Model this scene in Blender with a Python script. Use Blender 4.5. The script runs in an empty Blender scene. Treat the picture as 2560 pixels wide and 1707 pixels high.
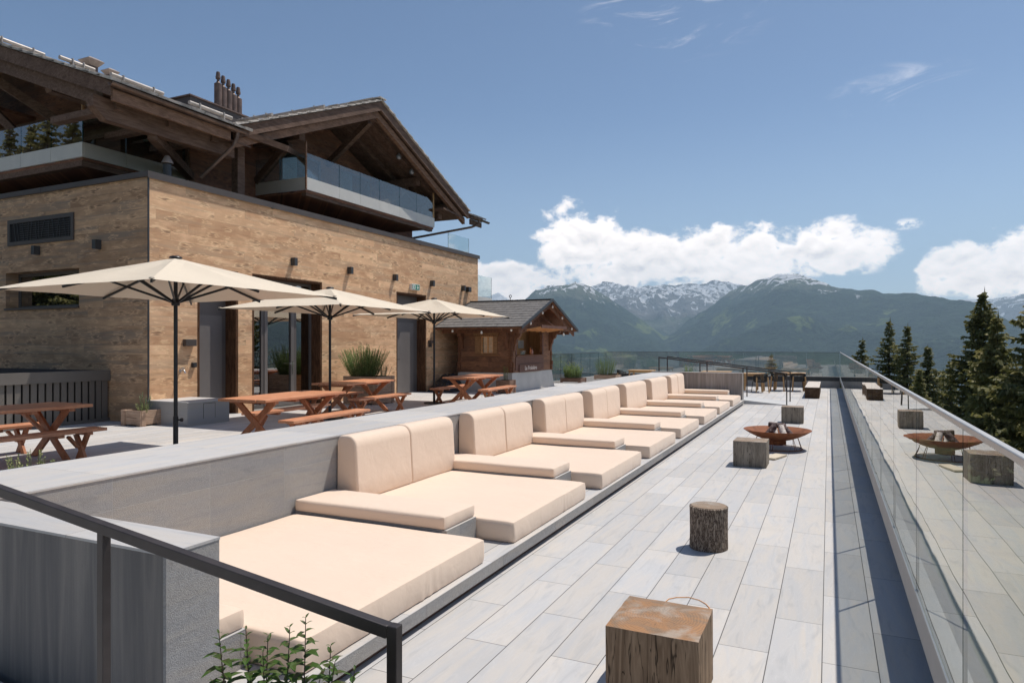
import bpy, bmesh, math, random
import numpy as np
from mathutils import Vector, Matrix, noise as mnoise

# ---------------------------------------------------------------- camera, sky, sun, exposure
sc = bpy.context.scene
R = math.radians
EYE = 1.888
cam_d = bpy.data.cameras.new('camera'); cam = bpy.data.objects.new('camera', cam_d)
sc.collection.objects.link(cam); sc.camera = cam
cam.location = (0, 0, EYE); cam.rotation_euler = (R(90), 0, math.atan(792/1700))
cam_d.sensor_width = 36; cam_d.lens = 1700/2560*36; cam_d.shift_y = 0.0041
cam_d.clip_start = 0.05; cam_d.clip_end = 90000

SUN_EL = R(65.5); SUN_AZ = math.atan2(.558, .83)
SUN_DIR = Vector((math.sin(SUN_AZ)*math.cos(SUN_EL), math.cos(SUN_AZ)*math.cos(SUN_EL), math.sin(SUN_EL)))
sun_d = bpy.data.lights.new('sun', 'SUN'); sun_d.energy = 4.5; sun_d.angle = R(.53); sun_d.color = (1, .935, .85)
sun = bpy.data.objects.new('sun', sun_d); sc.collection.objects.link(sun)
sun.rotation_euler = SUN_DIR.to_track_quat('Z', 'Y').to_euler(); sun.location = (10, 10, 30)

sc.view_settings.view_transform = 'Standard'; sc.view_settings.look = 'None'
sc.view_settings.exposure = 0.11; sc.view_settings.gamma = 1
sc.render.engine = 'CYCLES'
sc.cycles.use_denoising = True
sc.cycles.max_bounces = 8; sc.cycles.diffuse_bounces = 4; sc.cycles.glossy_bounces = 4
sc.cycles.transparent_max_bounces = 32; sc.cycles.volume_bounces = 0
sc.cycles.sample_clamp_indirect = 6; sc.cycles.caustics_reflective = False; sc.cycles.caustics_refractive = False

world = bpy.data.worlds.new('World'); sc.world = world; world.use_nodes = True

class NT:
    """small helper to write node trees"""
    def __init__(s, tree):
        s.t = tree; s.N = tree.nodes; s.L = tree.links
    def node(s, typ, ins=None, **props):
        n = s.N.new(typ)
        for k, v in props.items(): setattr(n, k, v)
        for k, v in (ins or {}).items(): s.put(n.inputs[k], v)
        return n
    def put(s, sock, v):
        if v is None: return
        if isinstance(v, bpy.types.NodeSocket): s.L.new(v, sock)
        elif isinstance(v, bpy.types.Node): s.L.new(v.outputs[0], sock)
        else:
            if sock.type == 'RGBA' and isinstance(v, (tuple, list)) and len(v) == 3: v = (*v, 1)
            sock.default_value = v
    def m(s, op, a, b=None, c=None, clamp=False):
        n = s.N.new('ShaderNodeMath'); n.operation = op; n.use_clamp = clamp
        s.put(n.inputs[0], a); s.put(n.inputs[1], b); s.put(n.inputs[2], c)
        return n.outputs[0]
    def vm(s, op, a, b=None):
        n = s.N.new('ShaderNodeVectorMath'); n.operation = op
        s.put(n.inputs[0], a)
        if b is not None: s.put(n.inputs[1], b)
        return n.outputs[0]
    def xyz(s, v):
        n = s.N.new('ShaderNodeSeparateXYZ'); s.put(n.inputs[0], v); return n.outputs
    def comb(s, x, y, z):
        n = s.N.new('ShaderNodeCombineXYZ')
        for i, v in enumerate((x, y, z)): s.put(n.inputs[i], v)
        return n.outputs[0]
    def noise(s, vec, scale=5, detail=4, rough=.55, dist=0, col=False):
        n = s.N.new('ShaderNodeTexNoise'); s.put(n.inputs['Vector'], vec)
        n.inputs['Scale'].default_value = scale; n.inputs['Detail'].default_value = detail
        n.inputs['Roughness'].default_value = rough; n.inputs['Distortion'].default_value = dist
        return n.outputs[1 if col else 0]
    def vor(s, vec, scale=5, out=0, feature='F1', rnd=1.0):
        n = s.N.new('ShaderNodeTexVoronoi'); n.feature = feature; s.put(n.inputs['Vector'], vec)
        n.inputs['Scale'].default_value = scale; n.inputs['Randomness'].default_value = rnd
        return n.outputs[out]
    def white(s, vec):
        n = s.N.new('ShaderNodeTexWhiteNoise'); n.noise_dimensions = '3D'; s.put(n.inputs['Vector'], vec)
        return n.outputs[0], n.outputs[1]
    def mix(s, f, a, b, mode='MIX'):
        n = s.N.new('ShaderNodeMix'); n.data_type = 'RGBA'; n.blend_type = mode; n.clamp_factor = True
        s.put(n.inputs[0], f); s.put(n.inputs[6], a); s.put(n.inputs[7], b)
        return n.outputs[2]
    def ramp(s, f, stops, interp='LINEAR'):
        n = s.N.new('ShaderNodeValToRGB'); s.put(n.inputs[0], f); r = n.color_ramp; r.interpolation = interp
        while len(r.elements) < len(stops): r.elements.new(.5)
        for e, (p, c) in zip(r.elements, stops):
            e.position = p; e.color = (c, c, c, 1) if not isinstance(c, (tuple, list)) else (*c, 1) if len(c) == 3 else c
        return n.outputs[0]
    def step(s, v, lo, hi):
        n = s.N.new('ShaderNodeMapRange'); n.interpolation_type = 'SMOOTHSTEP'; s.put(n.inputs[0], v)
        s.put(n.inputs[1], lo); s.put(n.inputs[2], hi)
        return n.outputs[0]
    def bump(s, h, strength=.3, dist=.01, normal=None):
        n = s.N.new('ShaderNodeBump'); s.put(n.inputs['Height'], h)
        n.inputs['Strength'].default_value = strength; n.inputs['Distance'].default_value = dist
        if normal is not None: s.put(n.inputs['Normal'], normal)
        return n.outputs[0]

def lin(r, g, b):
    f = lambda c: (c/255/12.92) if c/255 <= .04045 else ((c/255+.055)/1.055)**2.4
    return (f(r), f(g), f(b))

# --- world: Nishita sky with cumulus banks over the mountains
w = NT(world.node_tree); w.N.clear()
sky = w.node('ShaderNodeTexSky', sky_type='NISHITA', sun_disc=False)
sky.sun_elevation = SUN_EL; sky.sun_rotation = SUN_AZ; sky.altitude = 1600; sky.air_density = 1.0; sky.dust_density = 1.6; sky.ozone_density = 1.4
tc = w.node('ShaderNodeTexCoord').outputs['Generated']
dx, dy, dz = w.xyz(w.vm('NORMALIZE', tc))
az = w.m('MULTIPLY', w.m('ARCTAN2', dx, dy), 180/math.pi)
el = w.m('MULTIPLY', w.m('ARCSINE', dz), 180/math.pi)
cl_vec = w.comb(w.m('MULTIPLY', az, .11), w.m('MULTIPLY', el, .16), 0.3)
fb = w.noise(cl_vec, 3.2, 10, .58, .25)
fb2 = w.noise(cl_vec, 11, 6, .6, 0)
def blob(a0, e0, ra, re_up, re_dn):
    a = w.m('POWER', w.m('ABSOLUTE', w.m('DIVIDE', w.m('SUBTRACT', az, a0), ra)), 2)
    de = w.m('SUBTRACT', el, e0)
    e1 = w.m('DIVIDE', w.m('MAXIMUM', de, 0), re_up); e2 = w.m('DIVIDE', w.m('MINIMUM', de, 0), re_dn)
    return w.m('SUBTRACT', 1, w.m('ADD', a, w.m('ADD', w.m('POWER', e1, 2), w.m('POWER', e2, 2))))
BL = [(-27.0, 5.3, 7.0, 2.0, 2.4), (-19.2, 8.6, 4.0, 3.4, 3.6), (-14.5, 7.2, 7.0, 2.6, 3.4), (-7.5, 6.9, 8, 2.9, 2.8), (.2, 6.8, 4.4, 2.8, 1.7),
      (8.4, 4.9, 2.9, 2.2, 2.2), (13.5, 5.2, 4.5, 3.4, 3.2), (22, 6, 8, 5, 4), (37, 6.5, 10, 5, 5), (55, 6, 9, 4, 4), (-50, 7, 12, 4, 4),
      (110, 9, 25, 7, 6), (175, 10, 30, 9, 6)]
env = None
for b in BL:
    v = blob(*b); env = v if env is None else w.m('MAXIMUM', env, v)
dens = w.m('ADD', w.m('MULTIPLY', w.m('MAXIMUM', env, -2), .55), w.m('MULTIPLY', w.m('SUBTRACT', w.m('ADD', w.m('MULTIPLY', fb, .8), w.m('MULTIPLY', fb2, .2)), .5), 2.1))
cmask = w.step(dens, .0, .34)
# small scattered puffs and cirrus streaks
puff = w.m('MULTIPLY', w.step(blob(5.2, 8.7, 1.1, .5, .35), -.4, 1.2), w.step(fb2, .38, .6))
puff2 = w.m('MULTIPLY', w.step(blob(2.2, 5.9, 1.6, .5, .6), -.6, 1.2), w.step(fb2, .42, .62))
cir_v = w.comb(w.m('ADD', w.m('MULTIPLY', az, .035), w.m('MULTIPLY', el, .05)), w.m('SUBTRACT', w.m('MULTIPLY', el, .16), w.m('MULTIPLY', az, .03)), 2.2)
cir = w.step(w.noise(cir_v, 4, 8, .62, .8), .5, .78)
cirm = w.m('MULTIPLY', w.m('MAXIMUM', w.step(blob(-11, 27, 8.5, 5, 5), -.2, 1), w.m('MULTIPLY', w.step(blob(4.5, 18.2, 6, 2, 2), 0, 1), .55)), cir)
total = w.m('MAXIMUM', cmask, w.m('MAXIMUM', w.m('MULTIPLY', w.m('MAXIMUM', puff, puff2), .85), w.m('MULTIPLY', cirm, .5)), clamp=True)
up = w.noise(w.comb(w.m('MULTIPLY', az, .11), w.m('MULTIPLY', w.m('SUBTRACT', el, .55), .16), 0.3), 3.2, 6, .55, .25)
shade = w.m('ADD', w.m('MULTIPLY', w.m('SUBTRACT', up, fb), 3.0), w.step(dens, .9, .1), clamp=False)
ccol = w.ramp(w.m('ADD', .5, w.m('MULTIPLY', shade, .34)), [(0, (6.0, 5.5, 5.4)), (.3, (8.6, 7.9, 7.5)), (.55, (11.6, 10.5, 9.7)), (1, (15.5, 13.9, 12.7))])
skyhs = w.node('ShaderNodeHueSaturation', {'Hue': .502, 'Saturation': 1.08, 'Value': w.m('ADD', .70, w.m('MULTIPLY', w.step(el, 30, 0), .12)), 'Color': sky.outputs[0]})
skyc = w.mix(w.m('MULTIPLY', w.step(el, 20, -2), .45), skyhs.outputs[0], (4.6, 5.7, 6.6))
bg = w.node('ShaderNodeBackground', {'Color': w.mix(total, skyc, ccol), 'Strength': .132})
w.node('ShaderNodeOutputWorld', {'Surface': bg.outputs[0]})

# ---------------------------------------------------------------- materials
MATS = {}
class Mat(NT):
    def __init__(s, name):
        m = bpy.data.materials.new(name); m.use_nodes = True; super().__init__(m.node_tree); s.N.clear(); s.mat = m; MATS[name] = m
    def pos(s): return s.node('ShaderNodeNewGeometry').outputs['Position']
    def obj(s): return s.node('ShaderNodeTexCoord').outputs['Object']
    def orand(s): return s.node('ShaderNodeObjectInfo').outputs['Random']
    def out(s, color, rough=.6, metal=0, normal=None, **kw):
        p = s.node('ShaderNodeBsdfPrincipled'); s.put(p.inputs['Base Color'], color); s.put(p.inputs['Roughness'], rough)
        s.put(p.inputs['Metallic'], metal)
        if normal is not None: s.put(p.inputs['Normal'], normal)
        for k, v in kw.items(): s.put(p.inputs[k.replace('_', ' ')], v)
        s.node('ShaderNodeOutputMaterial', {'Surface': p.outputs[0]}); return s.mat

def tile_nodes(n, u, v, L, W, gap, stag=None, u0=0, v0=0):
    vv = n.m('DIVIDE', n.m('SUBTRACT', v, v0), W); row = n.m('FLOOR', vv); fv = n.m('SUBTRACT', vv, row)
    if stag is None: off = n.white(n.comb(row, 3.3, 7.1))[0]
    else: off = n.m('MULTIPLY', row, stag)
    uu = n.m('ADD', n.m('DIVIDE', n.m('SUBTRACT', u, u0), L), off); col = n.m('FLOOR', uu); fu = n.m('SUBTRACT', uu, col)
    du = n.m('MULTIPLY', n.m('MINIMUM', fu, n.m('SUBTRACT', 1, fu)), L)
    dv = n.m('MULTIPLY', n.m('MINIMUM', fv, n.m('SUBTRACT', 1, fv)), W)
    gu, gv = gap if isinstance(gap, tuple) else (gap, gap)
    mask = n.m('MAXIMUM', n.step(du, gu*1.25, gu*.4), n.step(dv, gv*1.25, gv*.4))
    r, rc = n.white(n.comb(row, col, 1.7))
    return mask, r, rc, row, col

def stone_tiles(name, ax, base=.5, dark=.05, gapw=(.0028, .0034), rough=.62, L=1.2, W=.3, v0=0, u0=0, grain=.06, light_gap=False, stag=.5, warm=1.0, bumpk=.25):
    n = Mat(name); P = n.pos(); x, y, z = n.xyz(P); s = {'x': x, 'y': y, 'z': z}
    u, v = s[ax[0]], s[ax[1]]
    mask, r, rc, row, col = tile_nodes(n, u, v, L, W, gapw, stag, u0, v0)
    rr = n.xyz(rc)
    # veining runs along each tile, shifted at random from tile to tile
    q = n.comb(n.m('ADD', n.m('MULTIPLY', u, .55), n.m('MULTIPLY', r, 37)), n.m('ADD', n.m('MULTIPLY', v, 3.2), n.m('MULTIPLY', rr[1], 53)), n.m('MULTIPLY', rr[2], 19))
    vein = n.noise(q, 1.5, 8, .62, 1.3); vein2 = n.noise(q, 4.2, 6, .6, .8)
    fine = n.noise(P, 150 if grain > .1 else 230, 3, .7); fine2 = n.noise(P, 45, 4, .65)
    b = base
    cool = (b*.955, b*.955, b*.965); wm = (b*1.09*warm, b*1.02, b*.94/warm); grey = (b*.73, b*.745, b*.77)
    c = n.mix(n.step(vein, .34, .66), cool, wm)
    c = n.mix(n.m('MULTIPLY', n.step(vein2, .52, .76), .6), c, grey)
    c = n.mix(n.m('MULTIPLY', n.step(n.m('ABSOLUTE', n.m('SUBTRACT', vein2, .5)), .02, 0), .35), c, (b*1.12, b*1.11, b*1.1))
    tint = n.m('ADD', .90, n.m('MULTIPLY', rr[0], .16))
    c = n.mix(1, c, n.comb(tint, tint, tint), 'MULTIPLY')
    g = n.m('ADD', 1-grain, n.m('MULTIPLY', n.m('ADD', n.m('MULTIPLY', fine, .6), n.m('MULTIPLY', fine2, .4)), 2*grain))
    c = n.mix(1, c, n.comb(g, g, g), 'MULTIPLY')
    # large water stains
    st = n.step(n.noise(P, .9, 5, .6, .4), .58, .74); c = n.mix(n.m('MULTIPLY', st, .14), c, (b*.6, b*.6, b*.58))
    gc = (.75*b+.25, .75*b+.25, .74*b+.25) if light_gap else (dark, dark*.95, dark*.95)
    c = n.mix(n.m('MULTIPLY', mask, .75 if light_gap else .95), c, gc)
    h = n.m('SUBTRACT', n.m('MULTIPLY', fine, bumpk), n.m('MULTIPLY', mask, 1.0))
    return n.out(c, n.m('ADD', rough, n.m('MULTIPLY', vein2, .12)), 0, n.bump(h, .35 if grain < .1 else .6, .004 if grain < .1 else .009))

stone_tiles('deck_tile', 'yx', base=.485, v0=-.037, u0=.281+.58)
stone_tiles('terrace_tile', 'yx', base=.52, v0=-5.43, u0=.1, warm=1.01)
stone_tiles('cap_tile', 'yx', base=.475, W=.94, v0=-5.44, u0=.7, gapw=(.0012, .003), warm=1.0)
stone_tiles('cap_tile_cross', 'xy', base=.475, W=3, v0=-.5, u0=.3, gapw=(.0012, .003))
stone_tiles('wall_tile', 'yz', base=.32, L=.8205, W=.41, v0=.343, u0=3.104, grain=.34, light_gap=True, stag=0, bumpk=1.3, gapw=(.0018, .0014))
stone_tiles('wall_tile_end', 'xz', base=.33, W=1.2, v0=-.2, u0=.3, grain=.2, light_gap=True, stag=0, bumpk=1.0)
stone_tiles('granite_edge', 'yz', base=.32, W=2.0, v0=-.9, u0=.3, grain=.7, dark=.2, stag=0, bumpk=1.2)

# weathered horizontal boarding of the annex
def cladding(name, c_lo, c_hi, c_grey, ph=.148, gap=.0026, knots=True, rough=.75, L=2.4, grey=.5, v0=0.0):
    n = Mat(name); P = n.pos(); x, y, z = n.xyz(P); u = n.m('ADD', x, y)
    mask, r, rc, row, col = tile_nodes(n, u, z, L, ph, gap, None, 0, v0)
    rr = n.xyz(rc)
    q = n.comb(n.m('ADD', n.m('MULTIPLY', u, .45), n.m('MULTIPLY', r, 41)), n.m('ADD', n.m('MULTIPLY', z, 7), n.m('MULTIPLY', rr[1], 23)), n.m('MULTIPLY', rr[2], 11))
    grain = n.noise(q, 5, 7, .66, .45); blot = n.noise(n.comb(n.m('ADD', n.m('MULTIPLY', u, 1.1), n.m('MULTIPLY', r, 41)), n.m('MULTIPLY', z, 3.2), n.m('MULTIPLY', rr[2], 11)), 1.9, 6, .62, .35)
    saw = n.noise(n.comb(n.m('MULTIPLY', u, 60), n.m('MULTIPLY', z, 8), r), 1, 2, .5)
    c = n.mix(n.step(blot, .3, .7), c_lo, c_hi)
    c = n.mix(n.m('MULTIPLY', rr[0], .6), c, tuple(a*.95 for a in c_lo))
    c = n.mix(n.m('MULTIPLY', n.step(rr[2], .6, 1), .45), c, tuple(min(1, a*1.12) for a in c_hi))
    c = n.mix(n.m('MULTIPLY', n.step(grain, .58, .74), .38), c, tuple(a*.5 for a in c_lo))
    c = n.mix(n.m('MULTIPLY', n.step(n.noise(q, .9, 4, .6, .3), .45, .68), grey), c, c_grey)
    g = n.m('ADD', .80, n.m('MULTIPLY', n.m('ADD', n.m('MULTIPLY', grain, .75), n.m('MULTIPLY', saw, .25)), .42))
    c = n.mix(1, c, n.comb(g, g, g), 'MULTIPLY')
    if knots:
        kv = n.comb(n.m('ADD', n.m('MULTIPLY', u, 2.6), n.m('MULTIPLY', r, 17)), n.m('ADD', n.m('MULTIPLY', z, 5.5), n.m('MULTIPLY', rr[1], 9)), 0)
        d = n.vor(n.vm('ADD', kv, n.noise(q, 6, 2, .5, 0, True)), 1.0)
        c = n.mix(n.m('MULTIPLY', n.step(d, .24, .06), .72), c, tuple(a*.38 for a in c_lo))
        c = n.mix(n.m('MULTIPLY', n.step(n.m('ABSOLUTE', n.m('SUBTRACT', d, .33)), .08, .0), .55), c, tuple(min(1, a*1.35) for a in c_hi))
    c = n.mix(n.m('MULTIPLY', mask, n.m('ADD', .15, n.m('MULTIPLY', n.step(n.noise(P, 1.3, 3, .5), .4, .65), .5))), c, tuple(a*.25 for a in c_lo))
    h = n.m('SUBTRACT', n.m('ADD', n.m('MULTIPLY', grain, .5), n.m('MULTIPLY', saw, .2)), mask)
    return n.out(c, rough, 0, n.bump(h, .5, .006))
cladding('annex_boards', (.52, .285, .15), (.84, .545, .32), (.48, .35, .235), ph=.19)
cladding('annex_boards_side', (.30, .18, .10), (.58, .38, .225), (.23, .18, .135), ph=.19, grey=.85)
cladding('chalet_boards', (.15, .062, .034), (.30, .14, .078), (.16, .105, .075), ph=.19, L=2.6, grey=.4)
cladding('hut_boards', (.11, .048, .024), (.27, .125, .06), (.11, .07, .05), ph=.17, L=6, gap=.003, grey=.35)

def wood(name, c1, c2, grain=(1, 12, 12), scale=3, rough=.55, spec=.4, cracks=0, world=False, bumps=.25, patch=None):
    n = Mat(name); P = n.pos() if world else n.obj(); rnd = n.orand()
    q = n.vm('ADD', n.vm('MULTIPLY', P, grain), n.comb(n.m('MULTIPLY', rnd, 31), n.m('MULTIPLY', rnd, 17), 0))
    g = n.noise(q, scale, 7, .65, .9); b = n.noise(P, 2.3, 4, .6, .3)
    c = n.mix(n.step(g, .32, .7), c1, c2)
    c = n.mix(n.m('MULTIPLY', n.step(b, .45, .7), .35), c, tuple(a*.7 for a in c1))
    if patch: c = n.mix(n.m('MULTIPLY', n.step(n.noise(P, 3.1, 5, .6, .6), .5, .62), .7), c, patch)
    h = g
    if cracks:
        k = n.noise(n.vm('MULTIPLY', P, tuple(a*1.0 for a in grain)), scale*.9, 3, .5, .25)
        km = n.step(n.m('ABSOLUTE', n.m('SUBTRACT', k, .5)), .012*cracks, 0)
        c = n.mix(n.m('MULTIPLY', km, .8), c, (.01, .008, .006)); h = n.m('SUBTRACT', g, km)
    return n.out(c, rough, 0, n.bump(h, bumps, .004), Specular_IOR_Level=spec)
wood('dark_beam', (.10, .060, .043), (.20, .13, .095), (6, 1.2, 9), 2.2, .75, .25, world=True)
wood('dark_beam_light', (.17, .097, .064), (.30, .185, .125), (2, 2, 12), 2.2, .75, .25, world=True)
wood('jamb_wood', (.06, .028, .014), (.15, .075, .04), (8, 8, 1.2), 2.5, .8, .2, world=True, cracks=.6)
wood('redwood', (.52, .205, .10), (.72, .35, .19), (14, 1.1, 14), 2.0, .42, .5, bumps=.15)
wood('redwood_leg', (.36, .13, .055), (.55, .225, .105), (9, 9, 2.2), 2.0, .45, .5, bumps=.15)
wood('redwood_bench', (.50, .20, .10), (.72, .35, .195), (16, 1.1, 16), 2.0, .42, .5, bumps=.15)
wood('planter_wood', (.33, .215, .15), (.50, .36, .265), (1.3, 1.3, 14), 2.4, .75, .25, cracks=.4)
wood('planter_brown', (.15, .085, .06), (.26, .165, .12), (1.3, 1.3, 14), 2.4, .75, .25, cracks=.4)
wood('stump_block', (.18, .122, .078), (.36, .26, .175), (10, 10, .9), 2.0, .85, .2, cracks=1.3, bumps=.5)
wood('stump_block_grey', (.20, .17, .135), (.36, .315, .26), (10, 10, .9), 2.0, .85, .2, cracks=1.0, bumps=.5)
wood('teak', (.42, .25, .11), (.60, .38, .19), (2, 8, 8), 3, .5, .4)
wood('pale_board', (.55, .47, .36), (.66, .58, .46), (2, 14, 14), 3, .7, .3)
wood('hut_frame', (.11, .046, .024), (.21, .095, .048), (5, 5, 2), 2.2, .7, .3, world=True)
wood('hut_light', (.22, .115, .05), (.34, .19, .09), (5, 2, 9), 2.2, .65, .3, world=True)
wood('hut_orange', (.60, .30, .13), (.78, .45, .21), (5, 1, 9), 2.2, .6, .3, world=True)
wood('hut_sign_wood', (.12, .058, .042), (.17, .09, .065), (2, 1, 14), 2.5, .7, .3, world=True)
wood('hut_inner', (.60, .32, .14), (.78, .46, .22), (8, 12, 1), 2.5, .7, .3, world=True)

# stump tops with rings and rain-bleached patches
def endgrain(name, c1, c2, orange, world=False):
    n = Mat(name); P = n.obj(); x, y, z = n.xyz(P)
    rr = n.m('SQRT', n.m('ADD', n.m('POWER', x, 2), n.m('POWER', y, 2)))
    rr = n.m('ADD', rr, n.m('MULTIPLY', n.noise(P, 6, 4, .6), .06))
    rings = n.m('SINE', n.m('MULTIPLY', rr, 420)); b = n.noise(P, 5.5, 6, .65, .8); f = n.noise(P, 160, 3, .6)
    c = n.mix(n.step(b, .38, .62), c1, orange)
    c = n.mix(n.m('MULTIPLY', n.step(rings, -1, 1), .34), c, tuple(a*.55 for a in c1))
    c = n.mix(n.m('MULTIPLY', n.step(n.noise(n.vm('ADD', P, (3, 1, 0)), 4.2, 5, .6, .5), .5, .66), .7), c, c2)
    ang = n.m('ARCTAN2', y, x); rad = n.noise(n.comb(n.m('MULTIPLY', ang, 5), n.m('MULTIPLY', rr, 3), 2), 1.6, 4, .7, .3)
    crack = n.m('MULTIPLY', n.step(n.m('ABSOLUTE', n.m('SUBTRACT', rad, .5)), .012, 0), n.step(rr, .3, .1))
    c = n.mix(crack, c, (.02, .015, .01))
    g = n.m('ADD', .85, n.m('MULTIPLY', f, .3)); c = n.mix(1, c, n.comb(g, g, g), 'MULTIPLY')
    return n.out(c, .62, 0, n.bump(n.m('SUBTRACT', f, crack), .3, .003))
endgrain('stump_top', (.24, .155, .09), (.40, .34, .28), (.38, .185, .07))
endgrain('stump_top_grey', (.26, .19, .13), (.36, .32, .27), (.30, .20, .12))
n = Mat('bark'); P = n.obj(); x, y, z = n.xyz(P); ang = n.m('ARCTAN2', y, x)
q = n.comb(n.m('MULTIPLY', n.m('COSINE', ang), 2.2), n.m('MULTIPLY', n.m('SINE', ang), 2.2), n.m('MULTIPLY', z, 3.2))
rd = n.noise(q, 4.2, 6, .62, .6); rd2 = n.m('ABSOLUTE', n.m('SUBTRACT', rd, .5))
c = n.ramp(rd2, [(0, (.035, .022, .015)), (.02, (.10, .068, .05)), (.055, (.30, .235, .18)), (.15, (.46, .385, .31))])
n.out(c, .95, 0, n.bump(rd2, 1.0, .05))

def fabric(name, col, weave=900, rough=.9, var=.05, stain=0):
    n = Mat(name); P = n.obj()
    a = n.m('SINE', n.m('MULTIPLY', n.xyz(P)[0], weave)); b = n.m('SINE', n.m('MULTIPLY', n.xyz(P)[1], weave))
    wv = n.m('MULTIPLY', a, b); big = n.noise(P, 1.7, 4, .5, .3)
    c = n.mix(n.m('MULTIPLY', n.step(big, .35, .7), .5), col, tuple(v*(1-var) for v in col))
    if stain: c = n.mix(n.m('MULTIPLY', n.step(n.vor(P, 1.9), .012, .004), .5), c, (.2, .14, .1))
    soft = n.noise(P, 5, 3, .5, .4)
    nb = n.bump(soft, .22, .04); nb = n.bump(wv, .06, .001, nb)
    return n.out(c, rough, 0, nb, Sheen_Weight=.25, Sheen_Roughness=.5, Specular_IOR_Level=.2)
fabric('peach_fabric', (.765, .605, .475), stain=1)
# umbrella cloth lets some light through
n = Mat('umbrella_fabric'); P = n.obj(); f = n.noise(P, 2.2, 4, .55, .5); wv = n.noise(P, 300, 2, .5)
c = n.mix(n.m('MULTIPLY', f, .3), (.68, .60, .49), (.60, .53, .43)); nb = n.bump(n.m('ADD', f, n.m('MULTIPLY', wv, .05)), .3, .06)
d = n.node('ShaderNodeBsdfDiffuse', {'Color': c, 'Normal': nb}); t = n.node('ShaderNodeBsdfTranslucent', {'Color': (.55, .42, .30, 1)})
n.node('ShaderNodeOutputMaterial', {'Surface': n.node('ShaderNodeMixShader', {0: .05, 1: d.outputs[0], 2: t.outputs[0]}).outputs[0]})

def paint(name, col, rough=.45, metal=0, var=.12, scale=4, bump=0.0, world=True, **kw):
    n = Mat(name); P = n.pos() if world else n.obj(); b = n.noise(P, scale, 5, .6, .3); f = n.noise(P, 90, 3, .5)
    c = n.mix(n.step(b, .35, .7), tuple(v*(1-var) for v in col), tuple(v*(1+var) for v in col))
    nb = n.bump(f, bump, .002) if bump else None
    return n.out(c, n.m('ADD', rough-.05, n.m('MULTIPLY', b, .12)), metal, nb, **kw)
paint('rail_steel', (.050, .042, .041), .42, .3, .15, 9, .05)
paint('umbrella_pole', (.022, .023, .026), .38, .3, .1, 6)
paint('metal_trim', (.085, .072, .066), .5, .2, .08, 2)
paint('fascia_metal', (.62, .60, .555), .5, .15, .05, 1.5)
paint('gutter_copper', (.17, .115, .09), .45, .6, .3, 3)
paint('pipe_zinc', (.42, .38, .345), .5, .35, .2, 3)
paint('flue_metal', (.17, .115, .092), .5, .4, .25, 4)
paint('vent_metal', (.33, .27, .235), .55, .3, .2, 4)
paint('fence_metal', (.145, .13, .115), .55, .1, .08, 1.5)
paint('door_metal', (.125, .112, .106), .5, .1, .08, 1.2)
paint('door_panel', (.17, .155, .148), .5, .1, .08, 1.2)
paint('lamp_black', (.055, .057, .06), .45, .2, .1, 5)
paint('black_plastic', (.012, .012, .014), .35, 0, .1, 5)
paint('chrome', (.6, .6, .6), .2, .9, .05, 5)
paint('aluminium', (.50, .485, .46), .38, .55, .06, 2, .03)
paint('curb_panel', (.40, .385, .365), .6, .05, .06, 2)
paint('parapet_grey', (.30, .28, .25), .7, 0, .1, 2)
paint('parapet_dark', (.05, .052, .056), .6, 0, .1, 2)
paint('plinth_brown', (.11, .06, .042), .8, 0, .3, 3)
paint('concrete', (.50, .485, .46), .85, 0, .07, 1.6, .3)
paint('mortar_dark', (.07, .065, .06), .9, 0, .2, 3)
paint('interior_dark', (.012, .011, .012), .9, 0, .1, 2)
paint('roof_slate', (.15, .143, .138), .7, 0, .22, 7, .3)
paint('roof_verge_metal', (.042, .048, .056), .45, .2, .1, 4)
paint('shingle_stone', (.52, .475, .43), .85, 0, .3, 5, .4)
paint('white_plastic', (.75, .74, .72), .5, 0, .03, 4)
paint('exit_green', (.02, .22, .13), .5, 0, .05, 4)
paint('glass_bulb', (.86, .83, .76), .15, 0, .05, 8)
paint('rope_black', (.018, .017, .016), .7, 0, .2, 60, world=False)
paint('soil', (.05, .033, .022), .95, 0, .4, 20, .5)
paint('paper', (.62, .60, .56), .8, 0, .05, 4)
paint('sign_paint', (.74, .64, .58), .6, 0, .03, 4)
paint('bottle_orange', (.65, .20, .05), .25, 0, .1, 8)
paint('bottle_pink', (.62, .30, .22), .25, 0, .1, 8)
paint('fruit_yellow', (.70, .45, .06), .45, 0, .15, 12)
paint('fruit_green', (.16, .30, .05), .5, 0, .2, 12)
paint('curtain', (.72, .56, .38), .8, 0, .1, 12)
paint('lens_glass', (.32, .33, .36), .12, .3, .1, 8)
paint('cable_orange', (.80, .36, .10), .5, 0, .05, 8)
n = Mat('rust'); P = n.obj(); b = n.noise(P, 6, 7, .65, .5); f = n.noise(P, 45, 5, .6)
c = n.ramp(b, [(.3, (.13, .042, .018)), (.5, (.27, .095, .038)), (.7, (.36, .15, .065))]); c = n.mix(n.m('MULTIPLY', f, .3), c, (.10, .032, .015))
n.out(c, .8, .2, n.bump(f, .25, .003))
n = Mat('log_bark'); P = n.obj(); f = n.noise(P, 26, 6, .65, .6); c = n.ramp(f, [(.35, (.03, .02, .018)), (.5, (.12, .075, .07)), (.7, (.36, .31, .29))]); n.out(c, .95, 0, n.bump(f, .8, .02))
n = Mat('log_pale'); P = n.obj(); f = n.noise(n.vm('MULTIPLY', P, (3, 3, 1)), 14, 6, .65, .6); c = n.ramp(f, [(.35, (.12, .09, .075)), (.47, (.5, .44, .4)), (.7, (.72, .67, .62))]); n.out(c, .9, 0, n.bump(f, .5, .01))
n = Mat('tarpaulin'); P = n.obj(); f = n.noise(P, 5, 5, .6, 1); n.out((.016, .018, .022), n.m('ADD', .18, n.m('MULTIPLY', f, .3)), 0, n.bump(f, .7, .06))
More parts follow.
